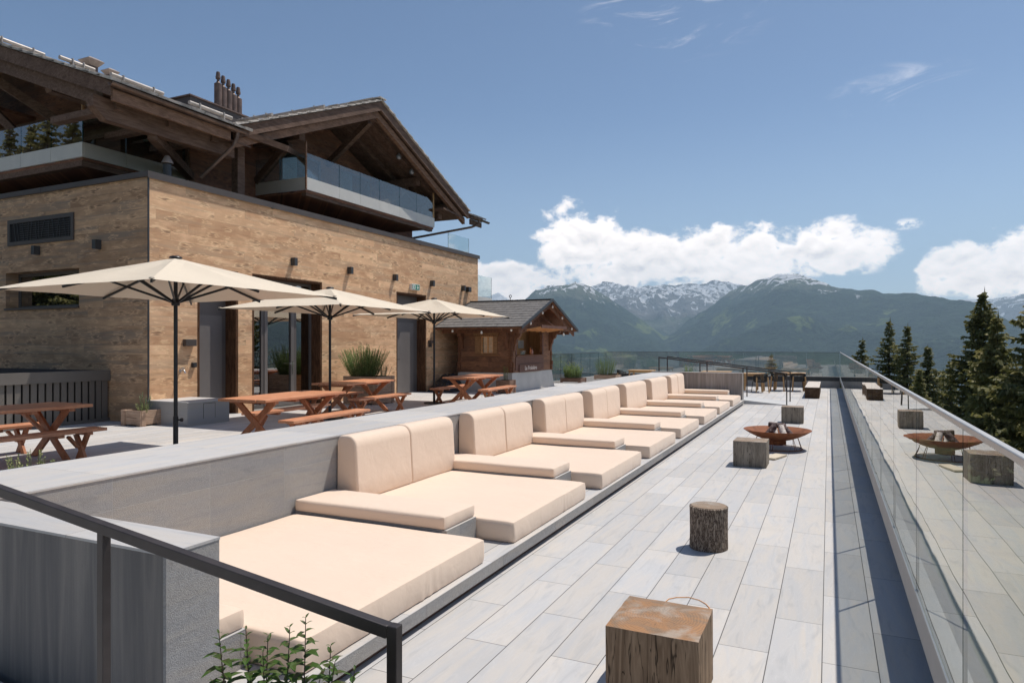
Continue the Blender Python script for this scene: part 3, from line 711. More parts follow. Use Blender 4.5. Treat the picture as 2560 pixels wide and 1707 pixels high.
# ---- stumps and timber blocks
def block(x0, x1, y0, y1, h, label, mside, mtop, group=None, name='wood_block', cat='wooden block', seed=0):
    cx, cy = (x0+x1)/2, (y0+y1)/2; t = thing(name, label, cat, (cx, cy, 0), 0, group)
    rj = random.Random(seed); nx, ny, nz = 10, max(10, int((y1-y0)*14)), 10; mb = MB(); g = {}
    def V(i, j, k):
        if (i, j, k) not in g:
            x, y, z = x0+(x1-x0)*i/nx, y0+(y1-y0)*j/ny, .004+(h-.004)*k/nz
            w_ = mnoise.noise(Vector((x*9+seed, y*9, z*.9)))*.0045+mnoise.noise(Vector((x*30+seed, y*30, z*1.5)))*.0016
            if i in (0, nx): x += w_
            if j in (0, ny): y += w_
            e = (i in (0, nx))+(j in (0, ny))+(k in (0, nz))
            if e >= 2: x += (cx-x)*.012; y += (cy-y)*.012; z -= .005*(k == nz)
            mb.v.append((x-cx, y-cy, z)); g[i, j, k] = len(mb.v)-1
        return g[i, j, k]
    for k in range(nz):
        for i in range(nx): mb.f += [(V(i, 0, k), V(i+1, 0, k), V(i+1, 0, k+1), V(i, 0, k+1)), (V(i, ny, k), V(i, ny, k+1), V(i+1, ny, k+1), V(i+1, ny, k))]
        for j in range(ny): mb.f += [(V(0, j, k), V(0, j, k+1), V(0, j+1, k+1), V(0, j+1, k)), (V(nx, j, k), V(nx, j+1, k), V(nx, j+1, k+1), V(nx, j, k+1))]
    ns = len(mb.f)
    for i in range(nx):
        for j in range(ny): mb.f.append((V(i, j, 0), V(i, j+1, 0), V(i+1, j+1, 0), V(i+1, j, 0)))
    nb = len(mb.f)
    mb.mi = [0]*nb
    obj('block', mb, [mside], t, local=True, smooth=40)
    m2 = MB()
    for i in range(nx):
        for j in range(ny):
            q = []
            for a, b in ((i, j), (i+1, j), (i+1, j+1), (i, j+1)):
                p = V(a, b, nz); v = mb.v[p]; q.append((v[0], v[1], v[2]+.0015*mnoise.noise(Vector((v[0]*14, v[1]*14, seed)))))
            m2.quad(*q)
    obj('top', m2, [mtop], t, local=True, smooth=40)
    return t
block(-1.083, -.592, 3.492, 3.978, .402, 'nearest square weathered timber block with an orange brown top', 'stump_block', 'stump_top', 'square timber blocks on the deck', seed=2)
block(-1.365, -.868, 11.14, 11.64, .402, 'square timber block standing in front of the rusty fire bowl', 'stump_block_grey', 'stump_top_grey', 'square timber blocks on the deck', seed=5)
block(-1.055, -.555, 17.84, 18.30, .402, 'square timber block standing beyond the rusty fire bowl', 'stump_block_grey', 'stump_top_grey', 'square timber blocks on the deck', seed=8)
wood('stump_dark', (.06, .034, .02), (.13, .08, .05), (3, 3, 3), 3, .85, .2, cracks=.8)
endgrain('beam_top', (.60, .54, .48), (.80, .76, .71), (.60, .50, .42))
block(-.785, -.30, 26.55, 31.0, .402, 'long heavy timber beam bench lying near the far end of the deck', 'stump_dark', 'beam_top', name='timber_bench', cat='bench', seed=9)
t = thing('log_stump', 'round log stump with rough bark standing on the deck', 'stump', (-1.017, 6.55, 0))
def jit(a, z): return 1+.045*mnoise.noise(Vector((math.cos(a)*1.6, math.sin(a)*1.6, .3+z*.4)))+.02-.04*z+.03*abs(mnoise.noise(Vector((math.cos(a)*11, math.sin(a)*11, z*2.2))))+.012*mnoise.noise(Vector((math.cos(a)*25, math.sin(a)*25, z*6)))
obj('bark', MB().lathe([(.168, .003)]+[(.170-.004*math.sin(k/20*3.1), .003+.382*k/20) for k in range(1, 20)]+[(.172, .388), (.160, .393)], n=120, jit=jit), 'bark', t, local=True, smooth=70)
obj('top', MB().lathe([(.161, .390), (.158, .397), (.0001, .399)], n=48, jit=lambda a, z: 1+.045*mnoise.noise(Vector((math.cos(a)*1.6, math.sin(a)*1.6, z*1.3)))), 'stump_top_grey', t, local=True, smooth=40)

# ---- fire bowl with logs
t = thing('fire_bowl', 'wide rusty steel fire bowl on thin rods over a ground ring', 'fire bowl', (-.86, 13.4, 0))
pr = [(.0001, .145), (.12, .15), (.24, .175), (.36, .218), (.48, .275), (.575, .335), (.59, .345), (.585, .352), (.565, .345), (.47, .288), (.35, .23), (.23, .187), (.12, .162), (.0001, .157)]
obj('bowl', MB().lathe(pr, n=64), 'rust', t, local=True, smooth=50)
obj('ash_cup', MB().lathe([(.15, .075), (.155, .08), (.155, .16), (.13, .16)], n=32), 'rust', t, local=True, smooth=50)
mb = MB().tube([(.43*math.cos(a), .43*math.sin(a), .012) for a in [2*math.pi*k/48 for k in range(49)]], .008, 6); obj('ground_ring', mb, 'rust', t, local=True, smooth=60)
for k in range(6):
    a = 2*math.pi*k/6+.35
    for s in (-.05, .05): obj('leg', MB().tube([(.43*math.cos(a+s), .43*math.sin(a+s), .012), (.36*math.cos(a+s*.5), .36*math.sin(a+s*.5), .222)], .005, 6), 'rust', t, local=True, smooth=60)
for i, (a, b, r, m, l) in enumerate((((-1.06, 13.28, .21), (-.90, 13.42, .42), .055, 'log_bark', 'dark barked firewood log leaning at the left of the fire bowl'), ((-.84, 13.26, .20), (-.92, 13.48, .36), .052, 'log_pale', 'short firewood log with a pale round end in the fire bowl'),
     ((-.72, 13.22, .21), (-.80, 13.46, .40), .06, 'log_pale', 'bright white split log leaning in the middle of the fire bowl'), ((-.58, 13.30, .235), (-.78, 13.52, .43), .042, 'log_bark', 'grey split log leaning at the right of the fire bowl'),
     ((-1.02, 13.52, .42), (-.72, 13.56, .40), .05, 'log_bark', 'log lying across the top of the firewood pile'))):
    a, b = Vector(a), Vector(b); c_ = (a+b)/2; pts = [a+(b-a)*q for q in (0, .1, .5, .9, 1)]
    mb = MB().tube(pts, [r*.92, r, r*.96, r*1.02, r*.9], 9); mb.v = [tuple(Vector(v)+Vector((1, 1, 1))*.008*mnoise.noise(Vector(v)*22)) for v in mb.v]
    tag(obj('firewood_log', mb, m, loc=c_, smooth=50), l, 'log', 'logs in the fire bowl')
o = obj('wood_offcut', MB().bar((-.90, 12.0, .021), (-.74, 12.52, .021), .20, .03), 'pale_board', loc=(-.82, 12.2, 0), bev=.003, segs=1); tag(o, 'small pale board lying flat on the deck beside a timber block', 'board')
o = obj('orange_cable', MB().tube([(-1.10, 4.95, .005), (-1.08, 5.085, .005), (-1.034, 5.14, .005), (-.952, 5.181, .005), (-.869, 5.154, .005), (-.811, 5.095, .005), (-.776, 5.03, .005), (-.78, 4.9, .005)], .0028, 6), 'cable_orange', loc=(-.8, 4.2, 0), smooth=60); tag(o, 'thin orange cord curling out behind the nearest timber block', 'cord')
# ================================================================ GLASS BALUSTRADES
def pane(y0, y1, x, z0, z1, axis='y', mat='rail_glass', parent=None, th=.017, name='pane'):
    mb = MB()
    if axis == 'y': mb.box(x-th/2, x+th/2, y0, y1, z0, z1)
    else: mb.box(y0, y1, x-th/2, x+th/2, z0, z1)
    # end faces show the green edge of the glass: faces 2 and 4 (y ends) or 3 and 5 (x ends)
    mb.mi = [0]*6
    for f in ((2, 4) if axis == 'y' else (3, 5)): mb.mi[f] = 1
    return obj(name, mb, [mat, 'glass_edge'], parent)
GX = .457
t = thing('glass_balustrade', 'long frameless glass balustrade with a metal handrail along the right side of the deck', 'balustrade', (GX, 18, 0))
obj('base_wall', MB().box(.54, .60, -2, 33.5, .002, .50), 'parapet_dark', t)
obj('base_beam', MB().box(.440, .539, -2, 33.5, .335, .497), 'curb_panel', t)
mb = MB()
for x0, x1, z1 in ((.4405, .4462, .508), (GX-.0098, GX-.0074, .504), (GX+.0074, GX+.010, .504), (GX+.0105, .539, .508)): mb.box(x0, x1, -2, 33.5, .4972, z1)
obj('clamp_profile', mb, 'aluminium', t)
JY = [4.468+1.482*k for k in range(-4, 20)]+[33.5]
for a, b in zip(JY[:-1], JY[1:]):
    pane(a+.006, b-.006, GX, .4975, 1.578, 'y', 'rail_glass', t, th=.014)
obj('handrail', MB().box(GX-.012, GX+.012, -2, 33.55, 1.580, 1.604), 'aluminium', t, bev=.004, segs=2)
t = thing('glass_balustrade', 'frameless glass balustrade across the far end of the deck, in front of the valley', 'balustrade', (-4.8, 33.6, 0))
obj('stone_base', MB().box(-10.2, .439, 33.5, 33.62, -.15, .307), 'wall_tile_end', t)
obj('base_beam', MB().box(-10.2, .439, 33.525, 33.62, .308, .488), 'parapet_dark', t)
obj('cap', MB().box(-10.2, .62, 33.50, 33.64, .4885, .512), 'aluminium', t)
xs = [.44-1.36*k for k in range(9)]
for a, b in zip(xs[:-1], xs[1:]): pane(b+.006, a-.006, 33.56, .513, 1.578, 'x', 'rail_glass', t, th=.014)
obj('handrail', MB().box(-10.3, .44, 33.552, 33.568, 1.579, 1.592), 'rail_steel', t)
t = thing('glass_balustrade', 'frameless glass balustrade standing behind the two herb planters beside the wooden hut', 'balustrade', (-10.3, 30, 0))
obj('base_wall', MB().box(-10.36, -10.24, 25.62, 33.49, -.3, .42), 'curb_panel', t)
ys = [25.7+1.3*k for k in range(7)]
for a, b in zip(ys[:-1], ys[1:]): pane(a+.006, b-.006, -10.3, .42, 1.535, 'y', 'rail_glass', t, th=.014)
obj('handrail', MB().box(-10.31, -10.29, 25.7, 33.5, 1.537, 1.55), 'rail_steel', t)

# ---- handrails of the two ramps
def ramp_rail(y, xa, xb, label, posts, za=1.02, zb=1.525, w=.036, cap=.030):
    t = thing('handrail', label, 'handrail', (xa, y, 0), 0, 'dark steel ramp handrails')
    z = lambda x: za+(x-xa)/(xb-xa)*(zb-za)
    obj('rail', MB().bar((xa-w/2, y, z(xa)-.014), (xb+w/2, y, z(xb)-.014), w, .040), 'rail_steel', t, bev=.003, segs=2)
    for x in posts:
        f = max(0, ZT*(xa-x)/(xa+5.44)) if x > -5.44 else ZT
        obj('post', MB().box(x-w/2, x+w/2, y-w/2+.001, y+w/2-.001, f+.004, z(x)+(.007 if x in (posts[0], posts[-1]) else -.030)), 'rail_steel', t, bev=.002, segs=1)
    return t
ramp_rail(1.72, -1.195, -5.3, 'nearest dark steel handrail sloping down across the bottom left of the photo', (-1.195, -2.545, -3.9, -5.28), 1.035, 1.53)
ramp_rail(23.24, -1.21, -5.27, 'nearer of the two dark handrails of the far ramp, right behind the far end pier', (-1.21, -2.53, -3.9, -5.27), 1.02, 1.50)
ramp_rail(24.70, -1.18, -5.30, 'farther of the two dark handrails of the far ramp', (-1.18, -2.56, -3.9, -5.30), 1.02, 1.50)

# ================================================================ PICNIC TABLES AND BENCHES
def picnic_set(kind, L, W, H, nplank, wood_top, name, label, cat, group):
    """long axis along local y"""
    t = thing(name, label, cat, (0, 0, 0), 0, group); mb = MB(); pw = W/nplank; th = .040
    rj = random.Random(nplank)
    for k in range(nplank):
        e0, e1 = rj.uniform(-.008, .008), rj.uniform(-.008, .008)
        mb.box(-W/2+pw*k+.003, -W/2+pw*(k+1)-.003, -L/2+e0, L/2+e1, H-th, H)
    obj('table_top' if kind else 'seat', mb, wood_top, t, local=True, bev=.005, segs=2)
    cl = .085 if kind else .075; ye = L/2-(.30 if kind else .26)
    for y in ((-ye-.03, -ye*.38, ye*.38, ye+.03) if kind else (-ye-.03, -ye*.1-.35, ye*.1+.35, ye+.03)):
        obj('cleat', MB().box(-W/2+.015, W/2-.015, y-cl/2, y+cl/2, H-th-.038, H-th-.0005), 'redwood_leg', t, local=True, bev=.003, segs=1)
    lw = .092 if kind else .072; lt = .04; sp = W/2-(.07 if kind else .05); top = H-th-.0385
    for s in (-1, 1):
        y = s*ye
        for d, o_ in ((1, -lt/2), (-1, lt/2)):
            xf = sp*(1.06 if kind else 1.0)*d; xt = -sp*.82*d
            # leg cut level at the floor and under the cleat
            hw = lw/2*math.hypot(xf-xt, top)/top
            yy0, yy1 = y+o_-lt/2+.0005, y+o_+lt/2-.0005
            mb = MB().hexa([(xf-hw, yy0, .004), (xf+hw, yy0, .004), (xf+hw, yy1, .004), (xf-hw, yy1, .004), (xt-hw, yy0, top), (xt+hw, yy0, top), (xt+hw, yy1, top), (xt-hw, yy1, top)])
            obj('leg', mb, 'redwood_leg', t, local=True, bev=.003, segs=1)
        zc = top*.52
        obj('brace', MB().bar((0, y-s*.05, zc), (0, y-s*(top-zc)*1.12, top-.004), lw*.85, .034, (0, 0, 1)), 'redwood_leg', t, local=True, bev=.003, segs=1)
    return t
GT, GB = 'reddish wooden picnic tables on the terrace', 'reddish wooden benches of the picnic tables'
tb = picnic_set(1, 2.05, .87, .72, 5, 'redwood', 'picnic_table', 'picnic table at the left edge of the photo, in front of the grey slatted fence', 'picnic table', GT)
tb.location = (-9.47, 4.93, ZT)
be = picnic_set(0, 2.05, .30, .41, 2, 'redwood_bench', 'picnic_bench', 'bench at the left edge, on the wall side of its picnic table', 'bench', GB)
be.location = (-8.95, 4.98, ZT)
dup(be, (-10.28, 4.98, ZT), 0, 'bench at the left edge, on the slatted fence side of its picnic table')
dup(tb, (-7.90, 8.38, ZT), R(5), 'largest picnic table in view, in front of the glass door and below the nearest parasol')
dup(be, (-7.28, 8.64, ZT), R(4.5), 'bench cut off by the low stone wall, in front of the largest picnic table')
dup(be, (-8.66, 9.25, ZT), R(4.5), 'bench half hidden behind the largest picnic table, on the building side')
dup(tb, (-9.52, 12.22, ZT), R(6), 'picnic table under the middle parasol, in front of the big rosemary planter')
dup(be, (-8.93, 12.36, ZT), R(2), 'bench on the near side of the picnic table by the rosemary planter')
dup(be, (-10.22, 12.28, ZT), R(3), 'bench on the far side of the picnic table by the rosemary planter')
dup(tb, (-8.46, 15.80, ZT), R(5), 'picnic table standing in front of the wooden hut')
dup(be, (-7.90, 16.10, ZT), R(4.5), 'bench on the right of the picnic table in front of the hut')
dup(be, (-9.27, 16.02, ZT), R(4.5), 'bench on the left of the hut picnic table, behind the farthest parasol pole')

# ================================================================ PARASOLS
def parasol(loc, ze, za, half, label):
    t = thing('parasol', label, 'parasol', loc, 0, 'beige square parasols'); ze -= ZT; za -= ZT
    N = 16; g = {}; mb = MB()
    for i in range(N+1):
        for j in range(N+1):
            x, y = -1+2*i/N, -1+2*j/N; d = max(abs(x), abs(y)); m_ = min(abs(x), abs(y))/max(d, 1e-6)
            sag = -.035*math.sin(math.pi*d)*(1-abs(2*m_-1)**2)*1.0
            # free edge pulled in a little between the ribs
            k = 1-.018*math.sin(math.pi*m_)**2*d**4
            z = ze+(za-ze)*(1-d)**.96+sag+.006*mnoise.noise(Vector((x*5+loc[1], y*5, 1)))*(d > .05)
            g[i, j] = len(mb.v); mb.v.append((x*half*k, y*half*k, z))
    for i in range(N):
        for j in range(N):
            a, b, c_, d_ = g[i, j], g[i+1, j], g[i+1, j+1], g[i, j+1]
            if (i < N/2) == (j < N/2): mb.f += [(a, b, c_), (a, c_, d_)]
            else: mb.f += [(a, b, d_), (b, c_, d_)]
    mb.mi = [0]*len(mb.f); cano = obj('canopy', mb, 'umbrella_fabric', t, local=True, fix=False, smooth=7)
    hub = za-.60; obj('pole', MB().tube([(0, 0, .03), (0, 0, za-.02)], .026, 16), 'umbrella_pole', t, local=True, smooth=50)
    obj('pole_sleeve', MB().tube([(0, 0, .03), (0, 0, .55)], .033, 16), 'umbrella_pole', t, local=True, smooth=50)
    kn = obj('clamp_knob', MB().tube([(.03, 0, .50), (.075, 0, .50)], .012, 8).tube([(.07, 0, .50), (.095, 0, .50)], .026, 10), 'umbrella_pole', t, local=True, smooth=50); kn.rotation_euler = (0, 0, R(25))
    obj('base_plate', MB().lathe([(.27, .002), (.27, .03), (.05, .04)], n=28), 'umbrella_pole', t, local=True, smooth=40)
    obj('finial', MB().lathe([(.085, za-.005), (.08, za+.012), (.05, za+.026), (.0001, za+.03)], n=20), 'umbrella_pole', t, local=True, smooth=50)
    obj('hub', MB().lathe([(.05, hub-.05), (.055, hub-.03), (.05, hub+.02), (.04, hub+.05)], n=12), 'umbrella_pole', t, local=True, smooth=50)
    for k in range(8):
        a = math.pi/4*k; dx, dy = math.cos(a), math.sin(a); s = half/max(abs(dx), abs(dy)); e = (dx*s*1.012, dy*s*1.012, ze-.026)
        rb = obj('rib', MB().bar((dx*.05, dy*.05, za-.085), e, .022, .032), 'umbrella_pole', t, local=True)
        f = .44; p = Vector((0, 0, za-.085)).lerp(Vector(e), f)
        obj('strut', MB().bar((dx*.045, dy*.045, hub), (p.x, p.y, p.z-.014), .020, .030), 'umbrella_pole', rb, local=True)
        if k % 2: obj('corner_tag', MB().box(e[0]*.985-.02, e[0]*.985+.02, e[1]*.985-.02, e[1]*.985+.02, ze+.004, ze+.02), 'umbrella_fabric', t, local=True)
    return t
parasol((-8.05, 6.45, ZT), 2.60, 3.08, 1.49, 'nearest and largest beige parasol, left of the glass door')
parasol((-9.32, 11.12, ZT), 2.62, 3.07, 1.48, 'middle beige parasol, in front of the glass door and the rosemary bush')
parasol((-9.35, 15.25, ZT), 2.66, 3.11, 1.46, 'farthest beige parasol, in front of the metal door and beside the hut roof')

# ================================================================ ANNEX (boarded flat-roofed building)
BX, BY0, BY1, BT = -11.95, 8.97, 22.62, 5.16
t = thing('boarded_annex', 'flat-roofed annex clad in weathered light brown boards with three tall door recesses', 'building', (-16, 15, 0)); ANX = t
mb = MB(); TH = .42; DT = 3.515
ops = [(10.12, 11.15), (11.61, 13.92), (17.33, 18.97)]; y = BY0+.001
for a, b in ops+[(BY1, None)]:
    mb.box(BX-TH, BX, y, a, ZT+.003, DT); y = b if b else y
mb.box(BX-TH, BX, BY0+.001, BY1, DT, BT)
obj('front_wall', mb, 'annex_boards', t)
mb = MB()
WY0 = (-16.62, -14.06, 2.70, 3.50)   # window opening in the shaded side wall
LV = (-16.51, -14.21, 4.085, 4.657)
x0, x1, z0, z1 = WY0; SX = BX-TH
mb.box(x1, BX-.001, BY0-.3+.3, BY0+.35, ZT+.003, z1) if False else None
def wallY(mb, xa, xb, za, zb): mb.box(xa, xb, BY0, BY0+.35, za, zb)
wallY(mb, x1, BX-TH, ZT+.003, z1); wallY(mb, x0, x1, ZT+.003, z0); wallY(mb, -26, x0, ZT+.003, z1); wallY(mb, -26, BX-TH, z1, BT)
mb.box(BX-TH, BX-.0015, BY0-.0012, BY0+.3, ZT+.004, BT-.001)
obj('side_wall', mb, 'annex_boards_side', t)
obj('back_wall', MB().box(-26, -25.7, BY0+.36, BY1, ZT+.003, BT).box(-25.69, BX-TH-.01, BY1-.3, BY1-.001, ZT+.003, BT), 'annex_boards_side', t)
obj('flat_roof', MB().box(-25.9, BX-.05, BY0+.02, BY1-.02, BT-.15, BT-.02), 'mortar_dark', t)
mb = MB().box(BX-.35, BX+.05, BY0-.05, BY1+.05, BT, BT+.105).box(-26.1, BX-.351, BY0-.05, BY0+.30, BT, BT+.105).box(BX+.051, BX+.056, BY0-.05, BY1+.05, BT-.03, BT+.105)
for yy in (12.2, 15.4, 18.6): mb.box(BX-.36, BX+.059, yy-.03, yy+.03, BT-.033, BT+.109)
for xx in (-15.3, -18.6): mb.box(xx-.03, xx+.03, BY0-.054, BY0+.31, BT-.003, BT+.109)
obj('roof_coping', mb, 'metal_trim', t)
obj('corner_trim', MB().box(BX-.012, BX+.012, BY0-.014, BY0+.012, ZT+.01, BT-.001), 'lamp_black', t)
for a, b in ops:    # rough dark reveals lining each recess
    obj('door_reveal', MB().box(BX-TH, BX-.004, b-.035, b-.001, ZT+.004, DT-.036).box(BX-TH, BX-.004, a+.001, a+.035, ZT+.004, DT-.036).box(BX-TH, BX-.004, a+.001, b-.001, DT-.036, DT-.001), 'jamb_wood', t)
    obj('door_trim', MB().box(BX-.001, BX+.006, a-.022, a-.001, ZT+.005, DT+.02).box(BX-.001, BX+.006, b+.001, b+.022, ZT+.005, DT+.02).box(BX-.001, BX+.006, a-.001, b+.001, DT+.001, DT+.02), 'jamb_wood', t)
# dark rooms behind
mb = MB().box(-16, BX-TH-.25, 10.0, 14.4, ZT+.01, 3.9); room = mb
obj('room', MB().box(-17, -16.98, 9.4, 16, ZT+.01, 4).box(-17, BX-TH-.01, 9.35, 9.4, ZT+.01, 4).box(-17, BX-TH-.01, 15.9, 16, ZT+.01, 4).box(-17, BX-TH-.01, 9.4, 15.9, 4, 4.05).box(-17, BX-TH-.01, 9.4, 15.9, ZT-.02, ZT+.01), 'interior_dark', t)
# doors
DX = BX-TH+.10
d = obj('metal_door', MB().box(DX-.05, DX, 10.156, 11.114, ZT+.01, DT-.037), 'door_metal', t)
obj('door_leaf', MB().box(DX, DX+.022, 10.30, 11.00, ZT+.02, 2.55), 'door_panel', d)
d = obj('metal_door', MB().box(DX-.05, DX, 17.366, 18.934, ZT+.01, DT-.037), 'door_metal', t)
obj('door_leaf', MB().box(DX, DX+.022, 17.55, 18.70, ZT+.02, 2.62), 'door_panel', d)
h = MB().box(DX+.022, DX+.03, 17.66, 17.71, ZT+.93, ZT+1.13).tube([(DX+.03, 17.685, ZT+1.08), (DX+.08, 17.685, ZT+1.08), (DX+.08, 17.84, ZT+1.08)], .011, 8)
obj('handle', h, 'black_plastic', d)
# glazed door with sidelights and transoms
fr = MB(); D2 = DX+.02; a, b = 11.646, 13.884; zb, zt = ZT+.012, DT-.037
fr.box(DX-.05, D2, a, a+.05, zb, zt).box(DX-.05, D2, b-.06, b, zb, zt).box(DX-.05, D2, a+.05, b-.06, zt-.07, zt).box(DX-.05, D2, a+.05, b-.06, zb, zb+.09)
fr.box(DX-.05, D2+.001, 12.15, 12.24, zb+.09, zt-.07).box(DX-.05, D2+.001, 13.24, 13.33, zb+.09, zt-.07).box(DX-.05, D2, 12.24, 13.24, 2.93, 3.01)
d = obj('glazed_door', fr, 'door_metal', t)
dl = MB().box(DX-.04, D2+.014, 12.245, 12.345, zb+.02, 2.925).box(DX-.04, D2+.014, 13.135, 13.235, zb+.02, 2.925).box(DX-.04, D2+.014, 12.345, 13.135, zb+.02, zb+.14).box(DX-.04, D2+.014, 12.345, 13.135, 2.84, 2.925)
lf = obj('door_leaf', dl, 'door_panel', d)
obj('pane', MB().box(DX-.018, DX-.006, 12.345, 13.135, zb+.14, 2.84), 'window_glass', lf)
obj('handle', MB().box(D2+.014, D2+.022, 13.165, 13.20, ZT+.80, ZT+1.12).tube([(D2+.02, 13.18, ZT+1.06), (D2+.07, 13.18, ZT+1.06), (D2+.07, 13.02, ZT+1.06)], .011, 8), 'chrome', lf)
for y0, y1, z0, z1 in ((a+.05, 12.15, zb+.09, zt-.07), (12.24, 13.24, 3.01, zt-.07), (13.33, b-.06, zb+.09, zt-.07)):
    obj('pane', MB().box(DX-.018, DX-.006, y0, y1, z0, z1), 'window_glass', d)
obj('threshold', MB().box(DX-.02, BX-.01, 11.65, 13.88, ZT+.002, ZT+.011), 'aluminium', d)
# window and louvre in the shaded side wall
x0, x1, z0, z1 = WY0
wn = obj('window', MB().box(x0, x1, BY0+.26, BY0+.30, z0, z0+.07).box(x0, x1, BY0+.26, BY0+.30, z1-.07, z1).box(x0, x0+.07, BY0+.26, BY0+.30, z0+.07, z1-.07).box(x1-.05, x1, BY0+.26, BY0+.30, z0+.07, z1-.07), 'door_metal', t)
obj('pane', MB().box(x0+.07, x1-.05, BY0+.275, BY0+.285, z0+.07, z1-.07), 'window_glass', wn)
obj('blind', MB().box(x0+.07, x1-.05, BY0+.31, BY0+.33, z0+.02, z1-.05), 'curb_panel', wn)
obj('sill', MB().box(x0-.01, x1+.01, BY0-.04, BY0+.255, z0-.03, z0+.012), 'metal_trim', wn)
x0, x1, z0, z1 = LV; b_ = .085
lv = obj('louvre', MB().box(x0, x1, BY0-.03, BY0-.001, z0, z0+b_).box(x0, x1, BY0-.03, BY0-.001, z1-b_, z1).box(x0, x0+b_, BY0-.03, BY0-.001, z0+b_, z1-b_).box(x1-b_, x1, BY0-.03, BY0-.001, z0+b_, z1-b_), 'metal_trim', t)
obj('back_plate', MB().box(x0+b_, x1-b_, BY0-.008, BY0-.002, z0+b_, z1-b_), 'interior_dark', lv)
mb = MB()
for k_ in range(8): zz = z0+b_+.018+k_*.048; mb.box(x0+b_+.35, x1-b_, BY0-.017, BY0-.011, zz, zz+.010)
obj('slats', mb, 'lamp_black', lv)
mb = MB(); rj = random.Random(3)
for k_ in range(15):
    xx = x0+b_+.05+(x1-x0-2*b_-.1)*(k_/14)+rj.uniform(-.05, .05); mb.bar((xx+rj.uniform(-.07, .07), BY0-.022, z0+b_), (xx+rj.uniform(-.07, .07), BY0-.022, z1-b_), .011, .008, (0, 1, 0))
obj('grille_bars', mb, 'lamp_black', lv)

# lights and fittings fixed to the annex
def box_lamp(loc, label, face='x', w=.105, h=.19, d=.135):
    x, y, z = loc; t = thing('wall_lamp', label, 'wall lamp', loc, 0, 'small dark box lamps on the annex walls')
    if face == 'x': obj('housing', MB().box(x+.001, x+d, y-w/2, y+w/2, z-h/2, z+h/2), 'lamp_black', t, bev=.004, segs=1); obj('lens', MB().box(x+.03, x+d-.03, y-w/2+.02, y+w/2-.02, z-h/2-.004, z-h/2+.004), 'lens_glass', t)
    else: obj('housing', MB().box(x-w/2, x+w/2, y-d, y-.001, z-h/2, z+h/2), 'lamp_black', t, bev=.004, segs=1); obj('lens', MB().box(x-w/2+.02, x+w/2-.02, y-d+.03, y-.03, z-h/2-.004, z-h/2+.004), 'lens_glass', t)
    return t
for y, l in ((12.86, 'box lamp above the glazed door'), (15.02, 'box lamp between the glazed door and the exit sign, nearer one'), (17.16, 'box lamp just left of the green exit sign'),
             (19.28, 'box lamp just right of the green exit sign'), (21.40, 'last box lamp before the far corner of the boarded wall')):
    box_lamp((BX, y, 3.945), 'small dark '+l)
box_lamp((-15.42, BY0, 3.93), 'small dark box lamp on the shaded wall, below the louvre', 'y')
box_lamp((-13.40, BY0, 3.93), 'small dark box lamp on the shaded wall, nearest to its corner', 'y')
t = thing('loudspeaker', 'small black box beside the last lamp near the far wall corner', 'loudspeaker', (BX, 21.76, 3.93))
obj('housing', MB().box(BX+.002, BX+.13, 21.66, 21.88, 3.84, 4.02), 'black_plastic', t, bev=.01); obj('grille', MB().box(BX+.13, BX+.134, 21.69, 21.85, 3.87, 3.99), 'lamp_black', t)
t = thing('exit_sign', 'small white box with a green emergency exit pictogram above the metal door', 'exit sign', (BX, 18.25, 3.74))
obj('housing', MB().box(BX+.001, BX+.10, 18.02, 18.46, 3.645, 3.835), 'white_plastic', t, bev=.004, segs=1)
obj('panel', MB().box(BX+.10, BX+.103, 18.04, 18.44, 3.66, 3.82), 'exit_green', t)
mb = MB().box(BX+.103, BX+.105, 18.07, 18.20, 3.675, 3.805)
obj('doorway_symbol', mb, 'white_plastic', t)
def flat(pts, x): return MB().prism(pts, 'x', x, x+.0015)
obj('running_figure', flat([(18.12, 3.785), (18.15, 3.785), (18.15, 3.76), (18.175, 3.745), (18.17, 3.735), (18.15, 3.74), (18.15, 3.715), (18.17, 3.685), (18.155, 3.683), (18.135, 3.71), (18.11, 3.69), (18.095, 3.695), (18.12, 3.725), (18.12, 3.75), (18.10, 3.735), (18.092, 3.745), (18.12, 3.765)], BX+.105), 'exit_green', t)
obj('arrow', flat([(18.32, 3.80), (18.35, 3.80), (18.35, 3.735), (18.385, 3.765), (18.385, 3.735), (18.335, 3.675), (18.285, 3.735), (18.285, 3.765), (18.32, 3.735)], BX+.103), 'white_plastic', t)
o = obj('wall_box', MB().box(BX+.001, BX+.10, 9.74, 10.0, 1.88, 2.02), 'metal_trim', loc=(BX, 9.87, 1.95), bev=.004, segs=1); tag(o, 'brown metal box on the sunny wall right of the nearest parasol pole', 'wall box')
t = thing('wall_socket', 'small black outdoor socket on the wall above the tap', 'socket', (BX, 9.99, 1.50)); obj('cover', MB().box(BX+.001, BX+.06, 9.94, 10.04, 1.44, 1.54), 'black_plastic', t, bev=.008); obj('flap', MB().box(BX+.06, BX+.066, 9.96, 10.02, 1.46, 1.52), 'lamp_black', t)
t = thing('wall_tap', 'chrome outdoor tap on the wall above the stone box', 'tap', (BX, 9.68, 1.38))
obj('body', MB().tube([(BX+.001, 9.68, 1.38), (BX+.12, 9.68, 1.38), (BX+.15, 9.68, 1.33)], .016, 8).tube([(BX+.001, 9.68, 1.38), (BX+.012, 9.68, 1.38)], .035, 12), 'chrome', t, smooth=50); obj('handle', MB().tube([(BX+.08, 9.68, 1.39), (BX+.08, 9.68, 1.43)], .01, 6).bar((BX+.08, 9.63, 1.435), (BX+.08, 9.73, 1.435), .014, .014), 'chrome', t, smooth=50)
